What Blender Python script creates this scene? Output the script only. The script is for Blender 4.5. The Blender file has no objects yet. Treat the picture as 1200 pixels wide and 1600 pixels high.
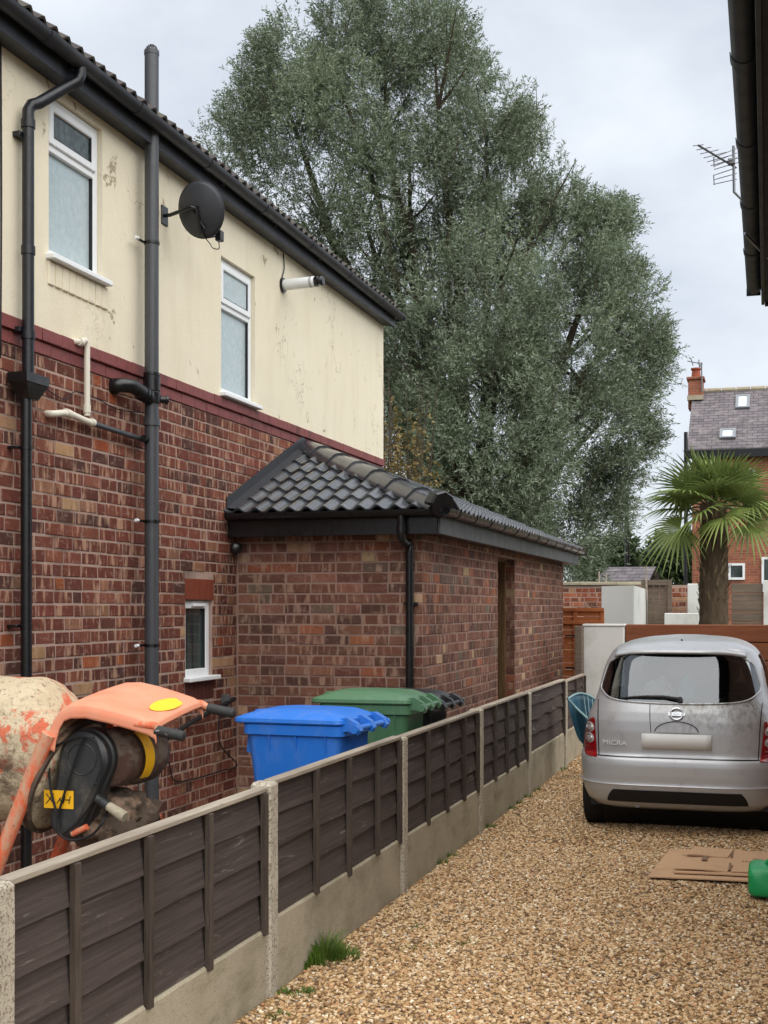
import bpy, bmesh, math, random
import numpy as np
from mathutils import Vector, Matrix, noise as mnoise

random.seed(7)
rng = np.random.default_rng(7)
SC = bpy.context.scene
COL = SC.collection

# ------------------------------------------------------------------ camera
H = 1.68                      # lens height above the gravel
FPX, VX, VY = 2000.0, 1200.0, 950.0   # focal length and vanishing point of the house wall, in photo pixels
YAW = math.atan((VX - 600.0) / FPX)
SN, CS = math.sin(YAW), math.cos(YAW)
cam_d = bpy.data.cameras.new('camera')
cam = bpy.data.objects.new('camera', cam_d)
COL.objects.link(cam)
cam.location = (0, 0, H)
cam.rotation_euler = (math.radians(90), 0, YAW)
cam_d.sensor_fit = 'VERTICAL'
cam_d.sensor_height = 36.0
cam_d.lens = 36.0 * FPX / 1600.0
cam_d.shift_y = (VY - 800.0) / 1600.0
cam_d.clip_end = 3000
SC.camera = cam

# ------------------------------------------------------------------ sky, sun, exposure
SUN_EL, SUN_AZ = math.radians(58), math.radians(128)   # azimuth clockwise from +Y
world = bpy.data.worlds.new('World')
SC.world = world
world.use_nodes = True
wn, wl = world.node_tree.nodes, world.node_tree.links
wn.clear()
w_out = wn.new('ShaderNodeOutputWorld')
w_bg = wn.new('ShaderNodeBackground'); w_bg.inputs['Strength'].default_value = 0.1
w_sky = wn.new('ShaderNodeTexSky'); w_sky.sky_type = 'NISHITA'; w_sky.sun_disc = False
w_sky.sun_elevation = SUN_EL; w_sky.sun_rotation = SUN_AZ
w_tc = wn.new('ShaderNodeTexCoord')
w_map = wn.new('ShaderNodeMapping'); w_map.inputs['Scale'].default_value = (1.6, 1.6, 3.0)
w_n = wn.new('ShaderNodeTexNoise'); w_n.inputs['Scale'].default_value = 2.6; w_n.inputs['Detail'].default_value = 8
w_n.inputs['Roughness'].default_value = 0.52; w_n.inputs['Distortion'].default_value = 0.15
w_r = wn.new('ShaderNodeValToRGB')
w_r.color_ramp.elements[0].position = 0.36; w_r.color_ramp.elements[0].color = (2.2, 2.38, 2.66, 1)
w_r.color_ramp.elements[1].position = 0.64; w_r.color_ramp.elements[1].color = (3.05, 3.2, 3.42, 1)
w_mix = wn.new('ShaderNodeMix'); w_mix.data_type = 'RGBA'; w_mix.inputs['Factor'].default_value = 0.95
wl.new(w_tc.outputs['Generated'], w_map.inputs['Vector'])
wl.new(w_map.outputs['Vector'], w_n.inputs['Vector'])
wl.new(w_n.outputs['Fac'], w_r.inputs['Fac'])
wl.new(w_sky.outputs['Color'], w_mix.inputs[6])
wl.new(w_r.outputs['Color'], w_mix.inputs[7])
wl.new(w_mix.outputs[2], w_bg.inputs['Color'])
wl.new(w_bg.outputs['Background'], w_out.inputs['Surface'])

sun_d = bpy.data.lights.new('sun', 'SUN')
sun_d.energy = 1.5; sun_d.angle = math.radians(95); sun_d.color = (1.0, 0.965, 0.91)
sun = bpy.data.objects.new('sun', sun_d)
COL.objects.link(sun)
sdir = Vector((math.sin(SUN_AZ) * math.cos(SUN_EL), math.cos(SUN_AZ) * math.cos(SUN_EL), math.sin(SUN_EL)))
sun.rotation_euler = sdir.to_track_quat('Z', 'Y').to_euler()
sun.location = (4, -6, 20)

vs = SC.view_settings
vs.view_transform = 'Standard'; vs.look = 'None'; vs.exposure = 1.6; vs.gamma = 1.0
vs.use_curve_mapping = False
SC.cycles.max_bounces = 6; SC.cycles.transparent_max_bounces = 12
try:
    SC.cycles.use_denoising = True
except Exception:
    pass

# ------------------------------------------------------------------ pixels -> places
def ray(px, py):
    a, b = (px - 600.0) / FPX, (VY - py) / FPX
    return Vector((-SN + CS * a, CS + SN * a, b))
def onX(px, py, X):
    r = ray(px, py); k = X / r.x
    return Vector((X, r.y * k, H + r.z * k))
def onY(px, py, Y):
    r = ray(px, py); k = Y / r.y
    return Vector((r.x * k, Y, H + r.z * k))
def onZ(px, py, Z):
    r = ray(px, py); k = (Z - H) / r.z
    return Vector((r.x * k, r.y * k, Z))
def onD(px, py, d):
    r = ray(px, py)
    return Vector((r.x * d, r.y * d, H + r.z * d))
def yX(px, X):            # Y of a column of pixels on the plane X
    return onX(px, 950, X).y
def zX(px, py, X):
    return onX(px, py, X).z

# ------------------------------------------------------------------ colours and materials
def lin(c):
    c = c / 255.0
    return c / 12.92 if c <= 0.04045 else ((c + 0.055) / 1.055) ** 2.4
def C(r, g, b, k=1.0):
    return (lin(r) * k, lin(g) * k, lin(b) * k, 1.0)

class NT:
    """small wrapper for building a node material"""
    def __init__(s, name):
        s.m = bpy.data.materials.new(name); s.m.use_nodes = True
        s.n, s.l = s.m.node_tree.nodes, s.m.node_tree.links
        s.n.clear()
        s.out = s.n.new('ShaderNodeOutputMaterial')
        s.b = s.n.new('ShaderNodeBsdfPrincipled')
        s.l.new(s.b.outputs[0], s.out.inputs['Surface'])
        s._pos = None
    def put(s, sock, v):
        if hasattr(v, 'is_output') or isinstance(v, bpy.types.NodeSocket):
            s.l.new(v, sock)
        else:
            sock.default_value = v
    def pos(s):
        if s._pos is None:
            s._pos = s.n.new('ShaderNodeNewGeometry').outputs['Position']
        return s._pos
    def obj(s):
        return s.n.new('ShaderNodeTexCoord').outputs['Object']
    def scale(s, vec, sc):
        m = s.n.new('ShaderNodeMapping'); s.l.new(vec, m.inputs['Vector']); m.inputs['Scale'].default_value = sc
        return m.outputs['Vector']
    def add(s, a, b):
        m = s.n.new('ShaderNodeVectorMath'); m.operation = 'ADD'; s.put(m.inputs[0], a); s.put(m.inputs[1], b)
        return m.outputs[0]
    def noise(s, vec, sc=5.0, det=3.0, rough=0.5, dist=0.0, col=False):
        m = s.n.new('ShaderNodeTexNoise'); s.l.new(vec, m.inputs['Vector'])
        m.inputs['Scale'].default_value = sc; m.inputs['Detail'].default_value = det
        m.inputs['Roughness'].default_value = rough; m.inputs['Distortion'].default_value = dist
        return m.outputs['Color' if col else 'Fac']
    def voro(s, vec, sc=5.0, feat='F1', out='Distance', rand=1.0):
        m = s.n.new('ShaderNodeTexVoronoi'); s.l.new(vec, m.inputs['Vector']); m.feature = feat
        m.inputs['Scale'].default_value = sc; m.inputs['Randomness'].default_value = rand
        return m.outputs[out]
    def ramp(s, fac, stops, mode='LINEAR'):
        m = s.n.new('ShaderNodeValToRGB'); s.put(m.inputs['Fac'], fac)
        cr = m.color_ramp; cr.interpolation = mode
        while len(cr.elements) < len(stops):
            cr.elements.new(0.5)
        for e, (p, c) in zip(cr.elements, stops):
            e.position = p; e.color = c if len(c) == 4 else (*c, 1)
        return m.outputs['Color']
    def step(s, fac, a, b):
        m = s.n.new('ShaderNodeMapRange'); m.clamp = True
        s.put(m.inputs['Value'], fac); m.inputs['From Min'].default_value = a; m.inputs['From Max'].default_value = b
        return m.outputs['Result']
    def math(s, op, a, b=0.5):
        m = s.n.new('ShaderNodeMath'); m.operation = op; s.put(m.inputs[0], a); s.put(m.inputs[1], b)
        return m.outputs[0]
    def mix(s, fac, a, b, blend='MIX'):
        m = s.n.new('ShaderNodeMix'); m.data_type = 'RGBA'; m.blend_type = blend
        s.put(m.inputs['Factor'], fac); s.put(m.inputs[6], a); s.put(m.inputs[7], b)
        return m.outputs[2]
    def bump(s, h, strength=0.3, dist=0.01):
        m = s.n.new('ShaderNodeBump'); s.put(m.inputs['Height'], h)
        m.inputs['Strength'].default_value = strength; m.inputs['Distance'].default_value = dist
        s.l.new(m.outputs[0], s.b.inputs['Normal'])
    def set(s, **k):
        names = dict(col='Base Color', rough='Roughness', metal='Metallic', spec='Specular IOR Level', coat='Coat Weight',
                     coatr='Coat Roughness', trans='Transmission Weight', sheen='Sheen Weight', alpha='Alpha', ior='IOR')
        for kk, v in k.items():
            s.put(s.b.inputs[names[kk]], v)
        return s.m

MATS = {}
def plain(name, col, rough=0.6, var=0.18, sc=9.0, bump=0.12, bsc=60.0, spec=0.35, metal=0.0, dirt=None, dsc=3.0, dth=(0.5, 0.75), coat=0.0):
    """a colour with blotches, optional dirt patches and a fine relief"""
    if name in MATS: return MATS[name]
    t = NT(name); p = t.pos()
    dark = tuple(c * (1 - var) for c in col[:3]) + (1,)
    lite = tuple(min(1, c * (1 + var)) for c in col[:3]) + (1,)
    c = t.mix(t.noise(p, sc, 5, 0.6), dark, lite)
    if dirt:
        c = t.mix(t.step(t.noise(p, dsc, 8, 0.65), *dth), c, dirt)
    r = t.math('ADD', t.math('MULTIPLY', t.noise(p, sc * 2.3, 3), 0.3), rough - 0.15)
    if bump: t.bump(t.noise(p, bsc, 4, 0.6), bump, 0.004)
    MATS[name] = t.set(col=c, rough=r, spec=spec, metal=metal, coat=coat)
    return MATS[name]

# ------------------------------------------------------------------ mesh helpers
OFF = {}                 # base point of every thing; its parts are modelled relative to it
def tag(o, label=None, cat=None, group=None, kind=None):
    if label: o['label'] = label
    if cat: o['category'] = cat
    if group: o['group'] = group
    if kind: o['kind'] = kind
    return o
def thing(name, label, cat, loc, group=None):
    o = bpy.data.objects.new(name, None); COL.objects.link(o)
    o.location = loc; o.empty_display_size = 0.1
    OFF[o.name] = Vector(loc)
    return tag(o, label, cat, group)
class MB:
    def __init__(s):
        s.v, s.f = [], []
    def add(s, vs, fs):
        n = len(s.v)
        s.v += [tuple(q) for q in vs]; s.f += [tuple(n + i for i in f) for f in fs]
        return s
    def box(s, x0, x1, y0, y1, z0, z1):
        vs_ = [(x, y, z) for z in (z0, z1) for y in (y0, y1) for x in (x0, x1)]
        return s.add(vs_, [(0, 2, 3, 1), (4, 5, 7, 6), (0, 1, 5, 4), (2, 6, 7, 3), (0, 4, 6, 2), (1, 3, 7, 5)])
    def bbox(s, x0, x1, y0, y1, z0, z1, b=0.004):
        """box with chamfered edges"""
        bm = bmesh.new()
        vs_ = [bm.verts.new((x, y, z)) for z in (z0, z1) for y in (y0, y1) for x in (x0, x1)]
        for f in [(0, 2, 3, 1), (4, 5, 7, 6), (0, 1, 5, 4), (2, 6, 7, 3), (0, 4, 6, 2), (1, 3, 7, 5)]:
            bm.faces.new([vs_[i] for i in f])
        bmesh.ops.bevel(bm, geom=bm.edges[:], offset=b, segments=1, affect='EDGES')
        return s.frombm(bm)
    def frombm(s, bm):
        bm.verts.ensure_lookup_table(); bm.verts.index_update()
        s.add([v.co[:] for v in bm.verts], [[v.index for v in f.verts] for f in bm.faces])
        bm.free()
        return s
    def tube(s, path, r, seg=10, caps=True, up=None):
        P = [Vector(p) for p in path]; R = r if isinstance(r, (list, tuple)) else [r] * len(P)
        n = len(P); rings = []
        t0 = (P[1] - P[0]).normalized()
        ref = Vector(up) if up else (Vector((0, 0, 1)) if abs(t0.z) < 0.9 else Vector((1, 0, 0)))
        a = t0.cross(ref).normalized()
        for i in range(n):
            t = (P[min(i + 1, n - 1)] - P[max(i - 1, 0)])
            t = t.normalized() if t.length > 1e-9 else t0
            a = (a - t * a.dot(t))
            a = a.normalized() if a.length > 1e-6 else t.orthogonal().normalized()
            b = t.cross(a)
            rings.append([P[i] + (a * math.cos(2 * math.pi * k / seg) + b * math.sin(2 * math.pi * k / seg)) * R[i] for k in range(seg)])
        vs_ = [q for rg in rings for q in rg]
        fs = [(i * seg + k, i * seg + (k + 1) % seg, (i + 1) * seg + (k + 1) % seg, (i + 1) * seg + k) for i in range(n - 1) for k in range(seg)]
        if caps:
            fs.append(tuple(range(seg))[::-1]); fs.append(tuple((n - 1) * seg + k for k in range(seg)))
        return s.add(vs_, fs)
    def lathe(s, prof, org, axis, seg=24, cap=True):
        """profile [(distance along the axis, radius)]"""
        A = Vector(axis).normalized(); a = A.orthogonal().normalized(); b = A.cross(a); O = Vector(org)
        vs_ = [O + A * t + (a * math.cos(2 * math.pi * k / seg) + b * math.sin(2 * math.pi * k / seg)) * r for t, r in prof for k in range(seg)]
        n = len(prof)
        fs = [(i * seg + k, i * seg + (k + 1) % seg, (i + 1) * seg + (k + 1) % seg, (i + 1) * seg + k) for i in range(n - 1) for k in range(seg)]
        if cap:
            fs.append(tuple(range(seg))[::-1]); fs.append(tuple((n - 1) * seg + k for k in range(seg)))
        return s.add(vs_, fs)
    def grid(s, fn, nu, nv, closed_u=False):
        n = len(s.v)
        for j in range(nv + 1):
            for i in range(nu + (0 if closed_u else 1)):
                s.v.append(tuple(fn(i / nu, j / nv)))
        w = nu if closed_u else nu + 1
        for j in range(nv):
            for i in range(nu):
                i2 = (i + 1) % w
                s.f.append((n + j * w + i, n + j * w + i2, n + (j + 1) * w + i2, n + (j + 1) * w + i))
        return s
    def build(s, name, mat, parent=None, smooth=False, normals=True, angle=None):
        off = OFF.get(parent.name, Vector((0, 0, 0))) if parent else Vector((0, 0, 0))
        me = bpy.data.meshes.new(name)
        if off.length > 0:
            A = np.array(s.v) - np.array(off)
            me.from_pydata(A.tolist(), [], s.f)
        else:
            me.from_pydata(s.v, [], s.f)
        if normals:
            bm = bmesh.new(); bm.from_mesh(me); bmesh.ops.recalc_face_normals(bm, faces=bm.faces[:]); bm.to_mesh(me); bm.free()
        if mat:
            me.materials.append(mat)
        if smooth:
            me.polygons.foreach_set('use_smooth', [True] * len(me.polygons))
            try:
                me.set_sharp_from_angle(angle=math.radians(angle or 38))
            except Exception:
                pass
        me.update()
        o = bpy.data.objects.new(name, me); COL.objects.link(o)
        if parent:
            o.parent = parent; OFF[o.name] = off
        return o
def curve_pts(pts, n=8):
    """Catmull-Rom through the points"""
    P = [Vector(p) for p in pts]; P = [P[0] * 2 - P[1]] + P + [P[-1] * 2 - P[-2]]
    out = []
    for i in range(1, len(P) - 2):
        for k in range(n):
            t = k / n
            out.append(0.5 * ((2 * P[i]) + (P[i + 1] - P[i - 1]) * t + (2 * P[i - 1] - 5 * P[i] + 4 * P[i + 1] - P[i + 2]) * t * t
                              + (-P[i - 1] + 3 * P[i] - 3 * P[i + 1] + P[i + 2]) * t ** 3))
    out.append(P[-2])
    return out
def solidify(o, th, offset=-1):
    m = o.modifiers.new('thickness', 'SOLIDIFY'); m.thickness = th; m.offset = offset
    return o
# ------------------------------------------------------------------ shared materials
def brick_material(name, source, streak, streak_amt, rough=0.85):
    t = NT(name); p = t.pos()
    if source == 'object':
        base = t.n.new('ShaderNodeObjectInfo').outputs['Color']
    else:
        a = t.n.new('ShaderNodeAttribute'); a.attribute_name = 'Col'; base = a.outputs['Color']
    sep = t.n.new('ShaderNodeVectorMath'); sep.operation = 'SCALE'; t.l.new(base, sep.inputs[0]); sep.inputs['Scale'].default_value = 90.0
    pp = t.add(p, sep.outputs[0])
    st = t.noise(t.scale(pp, (20, 20, 4.0)), 1.0, 2.5, 0.5)
    dark = t.noise(t.scale(pp, (9, 9, 9)), 1.0, 4, 0.6)
    c = t.mix(t.step(dark, 0.35, 0.75), t.mix(1.0, base, (0.72, 0.70, 0.70, 1), 'MULTIPLY'), base)
    c = t.mix(t.math('MULTIPLY', t.step(st, 0.54, 0.66), streak_amt), c, streak)
    sm = t.noise(t.scale(p, (14, 14, 30)), 1.0, 5, 0.7)
    c = t.mix(t.math('MULTIPLY', t.step(sm, 0.55, 0.70), 0.6), c, C(158, 134, 120))
    fl_ = t.noise(t.scale(pp, (26, 26, 26)), 1.0, 5, 0.7)
    c = t.mix(t.math('MULTIPLY', t.step(fl_, 0.60, 0.66), 0.45), c, C(60, 44, 42))
    big = t.noise(t.scale(p, (0.9, 0.9, 0.7)), 1.0, 4, 0.6)
    c = t.mix(t.math('MULTIPLY', t.step(big, 0.45, 0.75), 0.45), c, t.mix(1.0, c, (0.55, 0.53, 0.52, 1), 'MULTIPLY'))
    t.bump(t.math('ADD', t.noise(p, 110, 4, 0.65), t.math('MULTIPLY', st, 0.6)), 0.55, 0.004)
    return t.set(col=c, rough=rough, spec=0.2)
M_BR_OBJ = brick_material('house_brick_piece', 'object', C(186, 148, 122), 0.66)
M_BR_ALL = brick_material('house_brick_mass', 'attr', C(186, 148, 122), 0.66)
M_EX_OBJ = brick_material('extension_brick_piece', 'object', C(184, 152, 130), 0.55)
M_EX_ALL = brick_material('extension_brick_mass', 'attr', C(184, 152, 130), 0.55)
M_MORT = plain('mortar', C(166, 142, 130), 0.95, 0.22, 7, 0.5, 140, 0.1, dirt=C(104, 88, 80), dsc=1.6, dth=(0.5, 0.72))
M_MORT2 = plain('mortar_extension', C(152, 126, 114), 0.95, 0.18, 7, 0.5, 140, 0.1, dirt=C(112, 94, 86), dsc=2.0, dth=(0.5, 0.72))

t = NT('cream_render'); p = t.pos()
c = t.mix(t.noise(p, 1.3, 5, 0.6), C(222, 212, 186), C(232, 224, 203))
c = t.mix(t.math('MULTIPLY', t.step(t.noise(t.scale(p, (1, 2.2, 0.55)), 2.0, 6, 0.62), 0.50, 0.78), 0.3), c, C(196, 184, 158))
chip = t.noise(t.add(t.scale(p, (1, 3.0, 2.2)), (3.1, 0.4, 0.7)), 1.6, 6, 0.68, 0.6)
c = t.mix(t.step(chip, 0.65, 0.668), c, C(172, 158, 132))
edge = t.voro(t.add(t.scale(p, (1, 0.8, 0.45)), t.noise(p, 2.5, 4, 0.6, 0, True)), 1.35, 'DISTANCE_TO_EDGE')
crack = t.math('MULTIPLY', t.math('SUBTRACT', 1.0, t.step(edge, 0.002, 0.008)), t.step(t.noise(p, 0.9, 2), 0.52, 0.60))
c = t.mix(t.math('MULTIPLY', crack, 0.55), c, C(120, 108, 88))
fleck = t.noise(p, 15, 5, 0.7)
c = t.mix(t.math('MULTIPLY', t.step(fleck, 0.68, 0.74), 0.6), c, C(150, 136, 110))
hh = t.math('SUBTRACT', t.math('MULTIPLY', t.noise(p, 45, 5, 0.7), 0.6), t.math('MULTIPLY', t.step(chip, 0.645, 0.672), 1.2))
t.bump(t.math('ADD', hh, t.math('MULTIPLY', t.noise(p, 3.0, 3), 1.5)), 0.45, 0.012)
M_RENDER = t.set(col=c, rough=0.9, spec=0.2)

M_REDPAINT = plain('red_painted_brick', C(126, 70, 68), 0.6, 0.25, 12, 0.4, 80, 0.3, dirt=C(86, 48, 46), dsc=5)
M_LINTEL = plain('red_stained_brick', C(118, 58, 42), 0.5, 0.25, 16, 0.3, 80, 0.35)
M_DARKSOLDIER = plain('dark_sill_brick', C(82, 44, 40), 0.7, 0.25, 16, 0.3, 80, 0.3)
M_UPVC = plain('white_plastic_frame', C(228, 231, 232), 0.35, 0.05, 4, 0.0, 60, 0.45, dirt=C(186, 186, 180), dsc=7, dth=(0.6, 0.85))
M_GASKET = plain('black_gasket', C(38, 40, 42), 0.6, 0.1)
M_BLACKPVC = plain('black_plastic', C(19, 20, 22), 0.30, 0.2, 6, 0.05, 60, 0.5, dirt=C(38, 38, 40), dsc=5, dth=(0.6, 0.95))
M_GREYPVC = plain('dark_grey_soil_pipe', C(66, 68, 72), 0.38, 0.12, 5, 0.04, 60, 0.5, dirt=C(92, 92, 92), dsc=6, dth=(0.6, 0.9))
M_OLDIRON = plain('black_painted_iron', C(20, 23, 30), 0.38, 0.25, 8, 0.25, 50, 0.5, dirt=C(118, 116, 112), dsc=11, dth=(0.66, 0.76))
M_GUTTER = plain('black_eaves', C(40, 43, 50), 0.45, 0.25, 4, 0.12, 40, 0.45, dirt=C(74, 75, 78), dsc=4, dth=(0.55, 0.85))
M_GUTTER_G = plain('dark_green_grey_eaves', C(40, 50, 58), 0.5, 0.15, 4, 0.06, 40, 0.4)
M_SOFFIT_G = plain('grey_soffit', C(50, 51, 56), 0.7, 0.15, 3, 0.06, 40, 0.3)
M_FASCIA_G = plain('grey_fascia', C(70, 73, 74), 0.5, 0.1, 3, 0.04, 40, 0.4)
M_WASTE = plain('cream_waste_pipe', C(216, 210, 194), 0.4, 0.08, 6, 0.05, 60, 0.45, dirt=C(170, 160, 140), dsc=9, dth=(0.6, 0.85))
M_CLAY = plain('terracotta', C(150, 82, 60), 0.75, 0.2, 12, 0.3, 90, 0.25)
M_LEAD = plain('lead_flashing', C(54, 56, 60), 0.45, 0.18, 6, 0.15, 40, 0.45)
t = NT('wet_grey_roof_tile'); p = t.pos()
c = t.mix(t.noise(p, 7, 5, 0.6), C(46, 48, 52), C(72, 74, 78))
c = t.mix(t.math('MULTIPLY', t.step(t.noise(p, 2.5, 6, 0.6), 0.5, 0.7), 0.55), c, C(98, 99, 101))
t.bump(t.noise(p, 120, 4, 0.6), 0.25, 0.003)
M_TILE = t.set(col=c, rough=t.math('ADD', t.math('MULTIPLY', t.noise(p, 5, 4), 0.25), 0.10), spec=0.75, coat=0.25, coatr=0.12)
M_OLDTILE = plain('old_brown_tile', C(72, 66, 64), 0.85, 0.3, 6, 0.5, 60, 0.2, dirt=C(92, 94, 78), dsc=6)

t = NT('frosted_glass'); p = t.pos()
c = t.mix(t.noise(p, 26, 4, 0.7), C(150, 168, 172), C(200, 210, 212))
c = t.mix(t.step(t.noise(p, 1.4, 2), 0.35, 0.7), t.mix(1.0, c, (0.80, 0.85, 0.87, 1), 'MULTIPLY'), c)
t.bump(t.noise(p, 55, 3, 0.6), 0.25, 0.004)
M_FROST = t.set(col=c, rough=0.24, spec=0.6)
t = NT('shaded_frosted_glass'); p = t.pos()  # frosted glass with the reflected soffit shade put into its colour
c = t.mix(t.step(t.noise(p, 22, 5, 0.75), 0.4, 0.8), C(40, 50, 52), C(96, 112, 112))
t.bump(t.noise(p, 55, 3, 0.6), 0.2, 0.004)
M_FROST_D = t.set(col=c, rough=0.2, spec=0.55)
t = NT('clear_window_glass'); p = t.pos()
c = t.mix(t.step(t.noise(t.scale(p, (1, 5, 0.6)), 2, 2), 0.4, 0.7), C(34, 42, 42), C(72, 84, 82))
M_GLASS = t.set(col=c, rough=0.06, spec=0.7)

t = NT('concrete'); p = t.pos()
c = t.mix(t.noise(p, 2.2, 5, 0.6), C(150, 141, 122), C(184, 174, 152))
c = t.mix(t.step(t.noise(p, 130, 3, 0.7), 0.56, 0.68), c, C(112, 104, 90))
c = t.mix(t.math('MULTIPLY', t.step(t.noise(t.scale(p, (1, 1.2, 2.0)), 2.1, 7, 0.66), 0.48, 0.70), 0.55), c, C(112, 106, 88))
c = t.mix(t.math('MULTIPLY', t.step(t.noise(t.scale(p, (1, 0.8, 3.0)), 2.6, 7, 0.7), 0.56, 0.72), 0.5), c, C(96, 94, 62))
t.bump(t.noise(p, 150, 4, 0.7), 0.7, 0.004)
M_CONC = t.set(col=c, rough=0.92, spec=0.15)
t = NT('exposed_aggregate'); p = t.pos()
c = t.mix(t.noise(p, 3, 4, 0.6), C(170, 163, 146), C(192, 184, 168))
c = t.mix(t.step(t.noise(p, 95, 3, 0.75), 0.53, 0.60), c, C(116, 104, 90))
c = t.mix(t.step(t.noise(t.add(p, (3, 5, 1)), 105, 2, 0.7), 0.60, 0.66), c, C(150, 132, 108))
c = t.mix(t.math('MULTIPLY', t.step(t.noise(p, 4, 6, 0.7), 0.55, 0.72), 0.4), c, C(110, 104, 86))
t.bump(t.noise(p, 95, 3, 0.75), 0.9, 0.006)
M_AGG = t.set(col=c, rough=0.92, spec=0.15)
def wood(name, a, b, scr, along=(3.0, 0.35, 16.0), scramt=0.5):
    t = NT(name); p = t.pos()
    n = t.noise(t.scale(p, along), 4.0, 7, 0.65, 0.4)
    c = t.mix(t.step(n, 0.3, 0.7), a, b)
    c = t.mix(t.math('MULTIPLY', t.step(t.noise(t.scale(p, (along[0], along[1] * 2, along[2] * .5)), 3.3, 7, 0.72, 0.8), 0.60, 0.70), scramt), c, scr)
    big = t.noise(p, 1.1, 4)
    c = t.mix(t.step(big, 0.35, 0.7), t.mix(1.0, c, (0.74, 0.72, 0.72, 1), 'MULTIPLY'), c)
    t.bump(n, 0.5, 0.004)
    return t.set(col=c, rough=0.8, spec=0.22)
M_BOARD = wood('dark_brown_fence_board', C(61, 54, 51), C(90, 80, 76), C(152, 143, 135), scramt=0.7)
M_BATTEN = wood('weathered_batten', C(62, 54, 48), C(94, 84, 75), C(134, 124, 112), along=(8, 8, 0.9))
M_CAPRAIL = wood('pale_cap_rail', C(142, 132, 118), C(182, 172, 156), C(110, 100, 88), along=(6, 0.5, 10))
M_TEAKGATE = wood('orange_stained_timber', C(160, 92, 54), C(188, 116, 72), C(128, 74, 46), along=(3, 3, 10), scramt=0.3)
M_SLEEPER = wood('brown_timber_sleeper', C(112, 66, 44), C(140, 88, 60), C(84, 54, 40), along=(0.6, 3, 9), scramt=0.4)
M_OLDTIMBER = wood('grey_brown_timber', C(96, 84, 74), C(128, 114, 100), C(74, 66, 58), along=(0.6, 3, 9), scramt=0.4)
M_DOORTIMBER = wood('raw_timber_liner', C(98, 74, 48), C(128, 100, 68), C(78, 60, 42), along=(6, 6, 1))
M_WHITEWALL = plain('white_rendered_wall', C(206, 207, 203), 0.85, 0.07, 1.6, 0.3, 60, 0.2, dirt=C(160, 158, 148), dsc=1.5, dth=(0.5, 0.8))
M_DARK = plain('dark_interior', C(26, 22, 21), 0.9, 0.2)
M_STEEL = plain('galvanised_steel', C(140, 144, 148), 0.4, 0.15, 9, 0.05, 60, 0.5, metal=0.8)
M_RUBBER = plain('black_rubber', C(24, 24, 25), 0.75, 0.2, 9, 0.2, 90, 0.3)
# ================================================================== SETTING
XF = -H * CS / 0.768          # the fence line
XH = -4.35                    # the house wall
XE = -2.70                    # long wall of the extension
YE = yX(661, XE)              # front wall of the extension
YARD = 0.03

t = NT('distant_ground'); p = t.pos()
c = t.mix(t.noise(p, 0.6, 6, 0.6), C(74, 74, 52), C(104, 98, 76))
t.bump(t.noise(p, 20, 5, 0.7), 0.5, 0.02)
M_GROUND = t.set(col=c, rough=0.95, spec=0.1)
tag(MB().add([(-400, -200, -0.05), (400, -200, -0.05), (400, 900, -0.05), (-400, 900, -0.05)], [(0, 1, 2, 3)]).build('ground', M_GROUND), kind='structure')

t = NT('gravel_bed'); p = t.pos()
v = t.voro(p, 60, 'F1', 'Color'); d_ = t.voro(p, 60, 'F1', 'Distance')
c = t.mix(t.n.new('ShaderNodeSeparateColor').outputs[0], C(90, 70, 48), C(140, 108, 72)) if False else t.ramp(t.noise(p, 70, 3, 0.7), [(0.3, C(104, 84, 60)), (0.5, C(150, 122, 86)), (0.7, C(184, 154, 116))])
t.bump(t.math('SUBTRACT', 1.0, d_), 0.9, 0.02)
M_GBED = t.set(col=c, rough=0.9, spec=0.15)
def bedz(x, y):
    return 0.012 * mnoise.noise(Vector((x * 1.3, y * 1.1, 3.1))) + 0.006 * mnoise.noise(Vector((x * 5, y * 5, 0)))
bed = MB().grid(lambda u, w: (XF - 0.02 + u * (0.45 - XF), 0.5 + w * 19.0, bedz(XF + u * (0.45 - XF), 0.5 + w * 19.0) - 0.004), 40, 200)
tag(bed.build('gravel_drive', M_GBED, smooth=True), kind='structure')

M_YARD = plain('yard_concrete', C(126, 112, 98), 0.92, 0.2, 3, 0.6, 60, 0.15, dirt=C(88, 72, 60), dsc=2.2)
tag(MB().box(XH - 0.02, XF + 0.01, -3, 19.5, -0.2, YARD).build('yard', M_YARD), kind='structure')

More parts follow.
